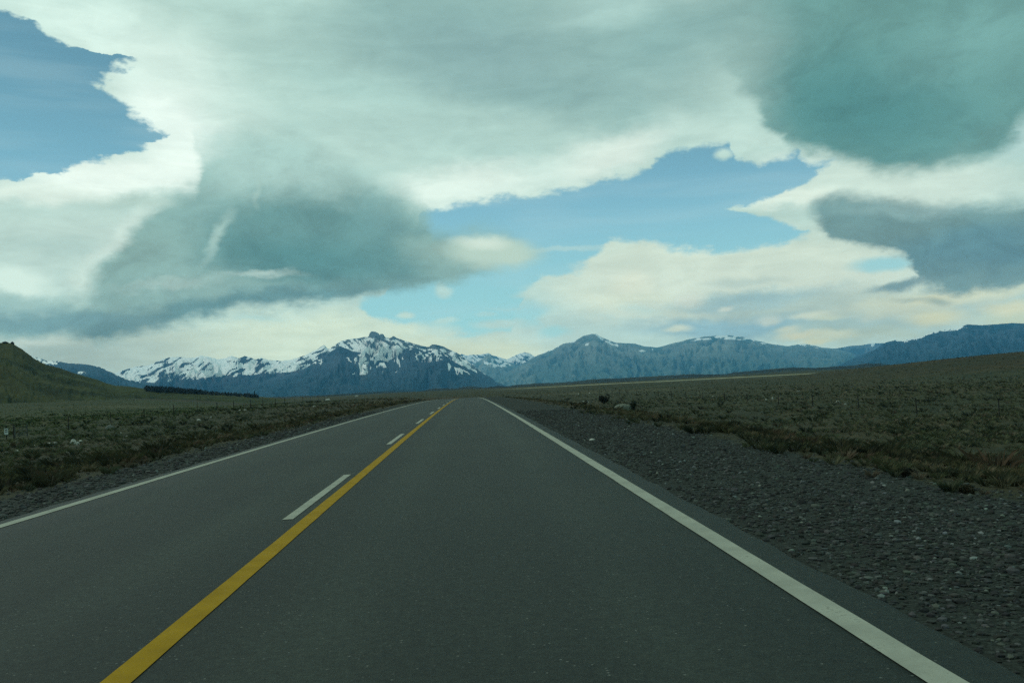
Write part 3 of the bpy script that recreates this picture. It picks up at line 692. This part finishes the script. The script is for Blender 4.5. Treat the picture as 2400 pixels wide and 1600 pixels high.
# ------------------------------------------------------------------ grass, gravel, shrubs
M_blade = toned('grass_blades', 0.9, 0.1); M_stone = toned('gravel_stone', 0.85, 0.15)
ico = bpy.data.meshes.new('tmp'); import bmesh
def ico_arrays(sub):
    bm = bmesh.new(); bmesh.ops.create_icosphere(bm, subdivisions=sub, radius=1.0)
    V = np.array([v.co[:] for v in bm.verts]); Fc = np.array([[v.index for v in f.verts] for f in bm.faces]); bm.free(); return V, Fc
I1, F1 = ico_arrays(1); I2, F2 = ico_arrays(2); I3, F3 = ico_arrays(3)
def scatter(protos, x, y, z, size, rot, tones, squash=None):
    """join many copies of small prototypes; protos = list of (V, F) of equal counts"""
    PV = np.stack([p[0] for p in protos]); Fc = protos[0][1]; n = len(x)
    V = PV[rng.integers(0, len(protos), n)]*size[:, None, None]
    if squash is not None: V = V*squash[:, None, :]
    c, s = np.cos(rot)[:, None], np.sin(rot)[:, None]
    X2 = V[:, :, 0]*c-V[:, :, 1]*s+x[:, None]; Y2 = V[:, :, 0]*s+V[:, :, 1]*c+y[:, None]; Z2 = V[:, :, 2]+z[:, None]
    VV = np.stack([X2, Y2, Z2], -1).reshape(-1, 3)
    FF = (Fc[None]+(np.arange(n)*PV.shape[1])[:, None, None]).reshape(-1, Fc.shape[1])
    return VV, FF, np.repeat(tones, PV.shape[1], axis=0)

def stone_proto():
    V = I1.copy(); V = V*(1+rng.uniform(-0.28, 0.28, (len(V), 1))); V[:, 2] *= rng.uniform(0.55, 0.95); return V, F1
SP = [stone_proto() for _ in range(10)]
def gravel_field(n, slo, shi, y0, y1, smin, smax, edge):
    t = rng.random(n); y = y0*(y1/y0)**t                      # denser near the camera, as the eye resolves it
    s = slo+(shi-slo)*rng.random(n)**1.0
    keep = rng.random(n) < edge(s, y); s, y = s[keep], y[keep]
    x = s+road_x(y); size = smin*(smax/smin)**(rng.random(len(x))**1.8)*(1+0.012*y)*np.where(rng.random(len(x)) > 0.988, 1.6, 1.0)
    g = rng.random(len(x)); k = 0.020+0.055*g**3+0.10*(rng.random(len(x)) > 0.98)
    tint = 1+rng.uniform(-0.10, 0.10, (len(x), 3)); 
    return x, y, land(x, y)+size*0.12, size, k[:, None]*tint*np.array([0.86, 1.0, 0.91])
parts = []
for n, a in ((54000, (2.12, 6.3, 3.2, 45, 0.006, 0.027, lambda s, y: (1-ss(4.4, 6.2, s+0.6*fbm(s/2, y/2, 2)))*(0.35+0.65*ss(2.15, 2.5, s))*(0.55+0.9*fbm(s/1.3, y/2.5, 3)+0.3))),
             (9000, (-8.2, -5.5, 8.0, 60, 0.012, 0.04, lambda s, y: (1-ss(6.3, 7.9, -s))*0.9))):
    parts.append(gravel_field(n, *a))
gx_, gy_, gz_, gs_, gt_ = [np.concatenate([p[k] for p in parts]) for k in range(5)]
V, Fc, T_ = scatter(SP, gx_, gy_, gz_, gs_, rng.random(len(gx_))*6.28, gt_, np.stack([rng.uniform(0.8, 1.5, len(gx_)), np.ones(len(gx_)), np.ones(len(gx_))], -1))
mesh('gravel', V, Fc, M_stone, colors=T_, kind='stuff')

def tuft_proto(nb, hgt, spread, w, seg=2):
    Vs, Fs = [], []
    for k in range(nb):
        a = rng.random()*6.283; r0 = spread*0.30*rng.random()**0.5; lean = rng.uniform(0.15, 1.0)*spread; h = hgt*rng.uniform(0.55, 1.0)
        bx, by = r0*math.cos(a), r0*math.sin(a); tx, ty = bx+lean*math.cos(a), by+lean*math.sin(a)
        px_, py_ = -math.sin(a)*w, math.cos(a)*w; b0 = len(Vs)
        Vs += [(bx-px_, by-py_, -0.03), (bx+px_, by+py_, -0.03), (bx*0.55+tx*0.45+px_*0.8, by*0.55+ty*0.45+py_*0.8, h*0.68), (tx, ty, h)]
        Fs += [(b0, b0+1, b0+2), (b0, b0+2, b0+3)]
    return np.array(Vs), np.array(Fs)
TONES = 1.85*np.array([(0.050, 0.050, 0.026), (0.040, 0.045, 0.020), (0.030, 0.036, 0.018), (0.062, 0.050, 0.030), (0.020, 0.025, 0.014), (0.075, 0.070, 0.040)])
def grass_field(n, y0, y1, smax, protos, size, dens=lambda s, y: 1.0, p=(0.25, 0.25, 0.2, 0.12, 0.14, 0.04)):
    y = y0*(y1/y0)**(rng.random(n)); s = np.where(rng.random(n) < 0.5, 1, -1)*rng.random(n)
    u = np.where(s > 0, s*0.64, s*0.58); x = u*y
    sr = x-road_x(y)
    out = np.where(sr > 0, ss(4.7, 6.3, sr+0.5*fbm(x/2, y/2, 2)), ss(6.5, 8.2, -sr+0.5*fbm(x/2, y/2, 2)))
    cl = 0.55+1.5*fbm(x/4.5, y/4.5, 3)
    keep = (rng.random(n) < out*cl*dens(sr, y)) & (np.abs(sr) < smax)
    x, y, sr = x[keep], y[keep], sr[keep]
    sz = size[0]*(size[1]/size[0])**rng.random(len(x))*np.where((np.abs(sr) < 8.5), 0.62, 1.0)
    tn = TONES[rng.choice(6, len(x), p=p)]*rng.uniform(0.75, 1.2, (len(x), 1))
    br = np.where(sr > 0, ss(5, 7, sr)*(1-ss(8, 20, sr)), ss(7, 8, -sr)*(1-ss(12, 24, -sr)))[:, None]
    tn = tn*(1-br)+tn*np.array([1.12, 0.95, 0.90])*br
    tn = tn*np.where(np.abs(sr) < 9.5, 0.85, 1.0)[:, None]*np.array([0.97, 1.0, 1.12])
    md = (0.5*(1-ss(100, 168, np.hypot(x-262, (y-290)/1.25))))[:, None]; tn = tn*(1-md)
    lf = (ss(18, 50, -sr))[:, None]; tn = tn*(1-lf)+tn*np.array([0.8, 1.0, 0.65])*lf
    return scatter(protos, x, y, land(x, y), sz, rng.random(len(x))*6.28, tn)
near = [tuft_proto(44, 0.8, 0.85, 0.012) for _ in range(8)]
far = [tuft_proto(16, 0.75, 0.9, 0.032) for _ in range(8)]
dist = [tuft_proto(8, 0.6, 1.0, 0.09) for _ in range(6)]
sets = [grass_field(9000, 8, 42, 60, near, (0.12, 0.36)), grass_field(34000, 30, 150, 110, far, (0.14, 0.38)),
        grass_field(26000, 110, 520, 330, dist, (0.25, 0.55), lambda s, y: 0.7)]
big = grass_field(1800, 14, 190, 120, near, (0.32, 0.60), p=(0.1, 0.2, 0.3, 0.1, 0.3, 0.0))
sets.append((big[0]*1.0, big[1], big[2]*np.array([0.6, 0.62, 0.6])))
off = 0; VV, FF, CC = [], [], []
for V, Fc, T_ in sets: VV.append(V); FF.append(Fc+off); CC.append(T_); off += len(V)
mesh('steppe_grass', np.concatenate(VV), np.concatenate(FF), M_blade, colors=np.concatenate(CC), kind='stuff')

# leafy shrub: crown of small leaves round woody stems
M_leaf = toned('shrub_leaf', 0.8, 0.2); M_wood = simple('dark_weathered_wood', (0.020, 0.018, 0.014), 0.9)
def tube(pts, r0, r1, seg=6):
    V, Fc = [], []
    for k, p in enumerate(pts):
        p = Vector(p); d = (Vector(pts[min(k+1, len(pts)-1)])-Vector(pts[max(k-1, 0)])).normalized()
        a = d.orthogonal().normalized(); b_ = d.cross(a); r = r0+(r1-r0)*k/(len(pts)-1)
        for j in range(seg):
            t_ = 6.2832*j/seg; V.append((p+a*math.cos(t_)*r+b_*math.sin(t_)*r)[:])
        if k: Fc += [((k-1)*seg+j, (k-1)*seg+(j+1) % seg, k*seg+(j+1) % seg, k*seg+j) for j in range(seg)]
    return np.array(V), np.array(Fc)
def join(lst):
    V, Fc, o = [], [], 0
    for v, f in lst: V.append(v); Fc.append(f+o); o += len(v)
    return np.concatenate(V), np.concatenate(Fc)
def shrub(name, x, y, w, h, tone, label, n=900, cat='shrub', lean=0.0):
    z = float(land(x, y)); t = empty(name, (x, y, z-0.03), label, cat)
    lobes = [(rng.uniform(-0.55, 0.55), rng.uniform(-0.55, 0.55), rng.uniform(0.35, 0.72), rng.uniform(0.28, 0.45)) for _ in range(9)]
    c = np.array(lobes)[rng.integers(0, 9, n)]; d = rng.normal(size=(n, 3)); d /= np.linalg.norm(d, axis=1)[:, None]
    rr = rng.uniform(0.55, 1.0, n)
    P = np.stack([(c[:, 0]+d[:, 0]*c[:, 3]*rr)*w/2, (c[:, 1]+d[:, 1]*c[:, 3]*rr)*w/2, np.maximum((c[:, 2]+d[:, 2]*c[:, 3]*rr*0.9), 0.02)*h], -1)
    P[:, 0] += lean*P[:, 2]
    A = rng.normal(size=(n, 3)); A /= np.linalg.norm(A, axis=1)[:, None]; B_ = np.cross(A, rng.normal(size=(n, 3))); B_ /= np.linalg.norm(B_, axis=1)[:, None]
    L = (w*0.055*rng.uniform(0.6, 1.3, n))[:, None]
    V = np.stack([P-A*L, P+B_*L*0.45, P+A*L, P-B_*L*0.45], 1).reshape(-1, 3)
    Fc = np.arange(4*n).reshape(-1, 4); tn = np.repeat(np.array(tone)*rng.uniform(0.6, 1.4, (n, 1)), 4, axis=0)
    mesh('foliage', V, Fc, M_leaf, colors=tn, parent=t)
    st = [tube([(0, 0, 0), (a_*0.2*w, b_*0.2*w, h*0.3), (a_*0.4*w, b_*0.4*w, h*0.7)], 0.02*w, 0.006*w, 5) for a_, b_ in [(math.cos(k*1.3), math.sin(k*1.3)) for k in range(5)]]
    V, Fc = join(st); mesh('stem', V, Fc, M_wood, parent=t)
    return t
def at(px, py): return hit(px, py)
x, y, z = at(1416, 946); k = y/FPX
shrub('shrub', x, y, 32*k, 22*k, (0.022, 0.024, 0.015), 'dark rounded shrub standing alone on the right verge, left of the pale earth mound', 1400)
x, y, z = at(1487, 962); k = y/FPX
shrub('shrub', x, y, 26*k, 24*k, (0.016, 0.026, 0.012), 'low dark green shrub growing just behind the pale earth mound on the right verge', 1200, lean=0.1)
x, y, z = at(2131, 1118); k = y/FPX
shrub('shrub', x, y, 44*k, 30*k, (0.010, 0.012, 0.007), 'blackish low bush at the edge of the gravel on the right, farther of two', 900)
x, y, z = at(2262, 1156); k = y/FPX
shrub('shrub', x, y, 54*k, 30*k, (0.022, 0.020, 0.008), 'olive brown low bush at the edge of the gravel, nearest the right border', 900)
x, y, z = at(1728, 998); k = y/FPX
shrub('shrub', x, y, 22*k, 14*k, (0.012, 0.015, 0.008), 'small dark bush out in the right grassland, nearer than the fence posts', 500)
x, y, z = at(1639, 936); k = y/FPX
shrub('shrub', x, y, 7*k, 9*k, (0.010, 0.012, 0.008), 'tiny dark bush between fence posts far along the right fence', 300)
x, y, z = at(952, 945); k = y/FPX
shrub('shrub', x, y, 11*k, 8*k, (0.012, 0.013, 0.008), 'small dark bush left of the road just before it drops from sight', 300)
x, y, z = at(312, 996); k = y/FPX
shrub('shrub', x, y, 13*k, 9*k, (0.008, 0.013, 0.007), 'small dark bush in the left field, right of a grey boulder', 300)
x, y, z = at(348, 993); k = y/FPX
shrub('shrub', x, y, 11*k, 10*k, (0.008, 0.013, 0.007), 'small dark bush in the left field, second to the right of the grey boulder', 300)

# pale earth mound
x, y, z = at(1460, 962); k = y/FPX
V = I3.copy(); V = V*(1+0.12*np.array([fbm(a*2+5, b*2+c, 3) for a, b, c in V]))[:, None]; V[:, 2] = np.maximum(V[:, 2], -0.2)
V = V*np.array([24*k, 20*k, 17*k])
o = mesh('earth_mound', V, F3, simple('pale_earth', (0.085, 0.10, 0.075), 0.95, 0.3, 3.0), smooth=True); o.location = (x, y, z-0.02)
tag(o, 'pale grey green mound of earth on the right verge beside two dark shrubs', 'mound')

# loose pale boulders and stones: photo position of the foot, width and height in photo pixels
M_rock = simple('pale_rock', (0.30, 0.31, 0.27), 0.9, 0.35, 6.0); M_rock2 = simple('grey_rock', (0.11, 0.12, 0.10), 0.9, 0.35, 6.0)
def boulder(px, py, w, h, label, mat=None, group=None, name='stone'):
    x, y, z = at(px, py); k = y/FPX; seed = rng.random()*50
    V = I2.copy(); V = V*(1+0.30*np.array([float(fbm(a*1.3+seed, b*1.3+c*1.7, 2)) for a, b, c in V]))[:, None]
    V = V*np.array([w*k/2, w*k/2*rng.uniform(0.6, 0.9), h*k*0.75]); V[:, 2] = np.maximum(V[:, 2], -0.15*h*k)
    o = mesh(name, V, F2, mat or M_rock); o.location = (x, y, z+0.06*h*k); o.rotation_euler.z = rng.uniform(-0.5, 0.5)
    tag(o, label, 'stone', group); return o
boulder(1388, 1031, 17, 5, 'flat white stone lying alone on the right gravel shoulder')
G1 = 'pale stones scattered in the left field'
for px, py, w, h, lab, mt in [
    (15, 1062, 9, 6, 'small dull stone nearest the left border, below the white marker sign', M_rock2),
    (38, 1058, 13, 5, 'curved pale stone, upper of a stacked looking pair near the left border', M_rock),
    (37, 1065, 8, 4, 'small pale stone right below the curved one near the left border', M_rock),
    (82, 1046, 13, 5, 'slim white stone left of the rounded white boulder in the left field', M_rock),
    (114, 1044, 16, 9, 'rounded white boulder in the middle of the left field stones', M_rock),
    (130, 1041, 14, 8, 'dull grey boulder touching the right of the rounded white one', M_rock2),
    (172, 1040, 14, 14, 'tallest white boulder of the left field, leaning left', M_rock),
    (182, 1042, 9, 9, 'narrow white stone leaning on the right foot of the tallest boulder', M_rock),
    (189, 1036, 10, 7, 'oblong pale stone just right of the tallest white boulder', M_rock),
    (152, 1050, 9, 5, 'dim grey stone below and left of the tallest white boulder', M_rock2),
    (159, 1062, 8, 5, 'small white stone closest to the road among the left field stones', M_rock),
    (258, 1006, 22, 13, 'large rounded grey boulder half sunk in the left field', M_rock2),
    (283, 1016, 6, 5, 'small white stone below right of the large grey boulder', M_rock),
    (298, 1023, 8, 4, 'flat pale stone, middle one below the large grey boulder', M_rock),
    (292, 1031, 14, 4, 'long dull flat stone, lowest below the large grey boulder', M_rock2),
    (315, 1020, 9, 4, 'dim stone right of the flat pale one in the left field', M_rock2),
    (466, 986, 10, 6, 'white stone below the tall fence post at the left, nearest the road there', M_rock),
    (495, 979, 5, 4, 'tiny white stone right of the tall left fence post', M_rock),
    (528, 955, 6, 4, 'faint pale stone, leftmost of three far along the left field', M_rock2),
    (562, 963, 7, 4, 'pale stone, middle of three far along the left field', M_rock),
    (575, 962, 8, 4, 'bright stone, rightmost of three far along the left field', M_rock),
    (612, 955, 7, 3, 'small stone far along the left field by the edge of the road', M_rock2),
    (768, 938, 12, 5, 'largest pale boulder on the distant plain left of the road crest', M_rock),
    (766, 932, 8, 3, 'pale stone just behind the largest boulder on the distant left plain', M_rock2),
    (737, 953, 8, 4, 'pale stone left of the road midway to the crest', M_rock),
    (836, 929, 8, 4, 'bright far stone on the plain nearer the road crest', M_rock),
    (878, 946, 5, 4, 'tiny white stone close to the left road edge before the crest', M_rock)]:
    boulder(px, py, w, h, lab, mt, G1)
G2 = 'pale stones scattered in the right field'
for px, py, w, h, lab, mt in [
    (1367, 942, 7, 4, 'white stone left of the dark round shrub on the right verge', M_rock),
    (1378, 943, 6, 4, 'smaller white stone touching the left foot of the dark round shrub', M_rock),
    (1356, 925, 4, 3, 'tiny pale stone above and left of the dark round shrub', M_rock),
    (1382, 922, 4, 3, 'tiny pale stone above the dark round shrub', M_rock),
    (1671, 931, 6, 4, 'pale stone between far fence posts on the right', M_rock),
    (1796, 938, 6, 5, 'white stone left of the dark fence post in the right field', M_rock),
    (1811, 936, 5, 8, 'upright white stone touching a dark fence post in the right field', M_rock),
    (1872, 918, 12, 4, 'flat pale stone beyond the right fence', M_rock2),
    (1915, 919, 9, 3, 'faint flat stone beyond the right fence, right of another', M_rock2),
    (1963, 942, 10, 4, 'pale stone before the hill, left of the tall third fence post', M_rock),
    (1981, 948, 6, 4, 'small white stone right beside the left foot of the third fence post', M_rock),
    (2060, 923, 8, 4, 'white stone at the foot of the right hill', M_rock)]:
    boulder(px, py, w, h, lab, mt, G2)

# ------------------------------------------------------------------ wire fences on both sides
M_post = simple('old_fence_wood', (0.014, 0.014, 0.011), 0.9, 0.4, 12.0); M_wire = simple('rusty_wire', (0.05, 0.05, 0.045), 0.6)
def fence(x0, ys, label, hgt, rad, lean=0.02):
    t = empty('wire_fence', (x0, ys[0], float(land(x0, ys[0]))), label, 'fence')
    ox, oy, oz = t.location
    tops = []
    for k, y in enumerate(ys):
        x = x0+rng.uniform(-0.15, 0.15); z = float(land(x, y)); h = hgt*rng.uniform(0.92, 1.1); r = rad*rng.uniform(0.8, 1.25)
        lx, ly = rng.normal()*lean*h, rng.normal()*lean*h
        V, Fc = tube([(0, 0, -0.3), (lx*0.3, ly*0.3, h*0.3), (lx, ly, h), (lx, ly, h+0.002)], r, r*0.85, 7)
        V[-7:] = V[-7:].mean(0)
        p = mesh('post', V, Fc, M_post, parent=t, smooth=False); p.location = (x-ox, y-oy, z-oz)
        tops.append((x-ox, y-oy, z-oz, h, lx, ly))
    for q in (0.28, 0.5, 0.72, 0.93):
        pts = []
        for a, b_ in zip(tops[:-1], tops[1:]):
            for f in (0, 0.5):
                pts.append((a[0]*(1-f)+b_[0]*f+a[4]*q, a[1]*(1-f)+b_[1]*f, (a[2]+a[3]*q)*(1-f)+(b_[2]+b_[3]*q)*f-0.02*(f > 0)))
        pts.append((tops[-1][0], tops[-1][1], tops[-1][2]+tops[-1][3]*q))
        V, Fc = tube(pts, 0.005, 0.005, 4); mesh('wire', V, Fc, M_wire, parent=t)
    return t
fence(33.5, [56.6-10.3*2+10.3*k for k in range(22)], 'dark wooden post and wire fence running along the right grassland', 1.2, 0.045)
fence(-38.0, [120-10.4*5+10.4*k for k in range(18)], 'thin wooden post and wire fence running along the left field', 1.2, 0.05)

# marker sign at the left fence
x, y, z = at(15, 1030); k = y/FPX
sg = empty('marker_sign', (x, y, z), 'small white marker sign with dark marks on a post at the left border', 'sign')
M_plate = simple('white_enamel', (0.42, 0.46, 0.42), 0.6, 0.12, 9.0); M_ink = simple('black_print', (0.012, 0.012, 0.012), 0.6)
def box(name, cx, cy, cz, sx, sy, sz, mat, parent, bev=0.0):
    bm = bmesh.new(); bmesh.ops.create_cube(bm, size=1.0)
    for v in bm.verts: v.co = Vector((cx+v.co.x*sx, cy+v.co.y*sy, cz+v.co.z*sz))
    if bev: bmesh.ops.bevel(bm, geom=bm.edges[:], offset=bev, segments=2, affect='EDGES')
    me = bpy.data.meshes.new(name); bm.to_mesh(me); bm.free(); me.materials.append(mat)
    o = bpy.data.objects.new(name, me); col.objects.link(o); o.parent = parent; return o
box('post', 0, 0.03, 16*k, 0.06, 0.05, 32*k, M_post, sg, 0.006)
pl = box('panel', 0, 0, 18.5*k, 8.8*k, 0.012, 14.2*k, M_plate, sg, 0.004)
box('mark', 0.2*k, -0.010, 22.2*k, 5.0*k, 0.004, 1.9*k, M_ink, pl)
box('mark', 0.2*k, -0.010, 18.0*k, 5.4*k, 0.004, 1.8*k, M_ink, pl)

# grey field gate beside it
x0, y0, z0 = at(35, 1026); x1, y1, z1 = at(64, 1024); k = y0/FPX
y1 = y0+1.2; x1 = ray(64, 1024)[0]*y1; z1 = float(land(x1, y1))
gt = empty('field_gate', (x0, y0, z0), 'weathered grey field gate with slanting bars at the left border', 'gate')
M_grey = simple('weathered_grey_wood', (0.050, 0.060, 0.052), 0.9, 0.3, 8.0)
dxg, dyg, dzg = x1-x0, y1-y0, z1-z0; hg = 26*k
for f, hh in ((0, 1.05), (1, 1.15)):
    V, Fc = tube([(dxg*f, dyg*f, dzg*f-0.2), (dxg*f, dyg*f, dzg*f+hg*hh)], 0.055, 0.05, 7); mesh('gate_post', V, Fc, M_grey, parent=gt)
for q in (0.15, 0.38, 0.62, 0.88):
    V, Fc = tube([(0, 0, hg*q), (dxg, dyg, dzg+hg*(q+0.03))], 0.025, 0.025, 5); mesh('rail', V, Fc, M_grey, parent=gt)
for f in (0.3, 0.55, 0.78):
    V, Fc = tube([(dxg*f, dyg*f, dzg*f+hg*0.12), (dxg*(f+0.1), dyg*(f+0.1), dzg*f+hg*0.92)], 0.022, 0.022, 5); mesh('brace', V, Fc, M_grey, parent=gt)

# ------------------------------------------------------------------ dark wood at the foot of the green hill, lone trees
M_conif = toned('dark_foliage', 0.9, 0.1)
def crown_leaves(cx, cy, cz, w, h, n, tone, shape='round'):
    t_ = rng.random(n)
    a = rng.random(n)*6.283
    prof_ = np.sin(np.pi*np.clip(t_, 0.03, 1)**0.7)**0.7 if shape == 'round' else (1-t_)*0.9+0.1
    r = w/2*prof_*np.sqrt(rng.random(n))*rng.uniform(0.75, 1.1, n)
    P = np.stack([cx+r*np.cos(a), cy+r*np.sin(a), cz+t_*h], -1)
    A = rng.normal(size=(n, 3)); A /= np.linalg.norm(A, axis=1)[:, None]; B_ = np.cross(A, rng.normal(size=(n, 3))); B_ /= np.linalg.norm(B_, axis=1)[:, None]
    L = (w*0.13*rng.uniform(0.6, 1.3, n))[:, None]
    V = np.stack([P-A*L, P+B_*L*0.6, P+A*L, P-B_*L*0.6], 1).reshape(-1, 3)
    return V, np.arange(4*n).reshape(-1, 4), np.repeat(np.array(tone)*rng.uniform(0.6, 1.4, (n, 1)), 4, axis=0)
Vw, Fw, Cw, o_ = [], [], [], 0
for k in range(950):
    px = rng.uniform(340, 606); D = rng.uniform(600, 680)
    top = np.interp(px, [340, 375, 410, 450, 480, 520, 560, 595, 606], [903, 905, 907, 911, 915, 919, 921, 922, 927])+rng.uniform(-1.5, 5)+rng.random()**2*6
    u, v = ray(px, top); zt = CAM_H+v*D
    h = rng.uniform(3.0, 4.6); w = rng.uniform(2.6, 4.8)
    V, Fc, T_ = crown_leaves(u*D, D, zt-h, w, h, 34, (0.022, 0.031, 0.032))
    Vw.append(V); Fw.append(Fc+o_); Cw.append(T_); o_ += len(V)
mesh('woodland', np.concatenate(Vw), np.concatenate(Fw), M_conif, colors=np.concatenate(Cw), kind='stuff')
def tree(px, foot, top, w, label, D, shape='cone'):
    u, v = ray(px, foot); zf = CAM_H+v*D; h = (foot-top)/FPX*D
    t = empty('tree', (u*D, D, zf), label, 'tree')
    V, Fc = tube([(0, 0, -1.0), (0.05, 0, h*0.5), (0, 0, h*0.93)], h*0.035, h*0.008, 6); mesh('trunk', V, Fc, M_wood, parent=t)
    V, Fc, T_ = crown_leaves(0, 0, h*0.12, w/FPX*D, h*0.88, 260, (0.010, 0.013, 0.010), shape); mesh('crown', V, Fc, M_conif, colors=T_, parent=t)
tree(597, 930, 915, 5, 'slender dark tree standing at the right end of the far wood', 620)
tree(529, 928, 917, 6, 'dark pointed tree poking above the thin part of the far wood', 615)
tree(460, 925, 909, 7, 'dark tree at the step where the far wood gets lower', 605)
# bushes on the crest of the green hill, at the left border
for px, foot, top, w, lab in ((29, 809, 801, 9, 'small dark tree on the crest of the green hill, rightmost at the left border'),
                              (12, 806, 801, 14, 'low dark tree clump on top of the green hill, by the left border')):
    tree(px, foot, top, w, lab, 640, 'round')
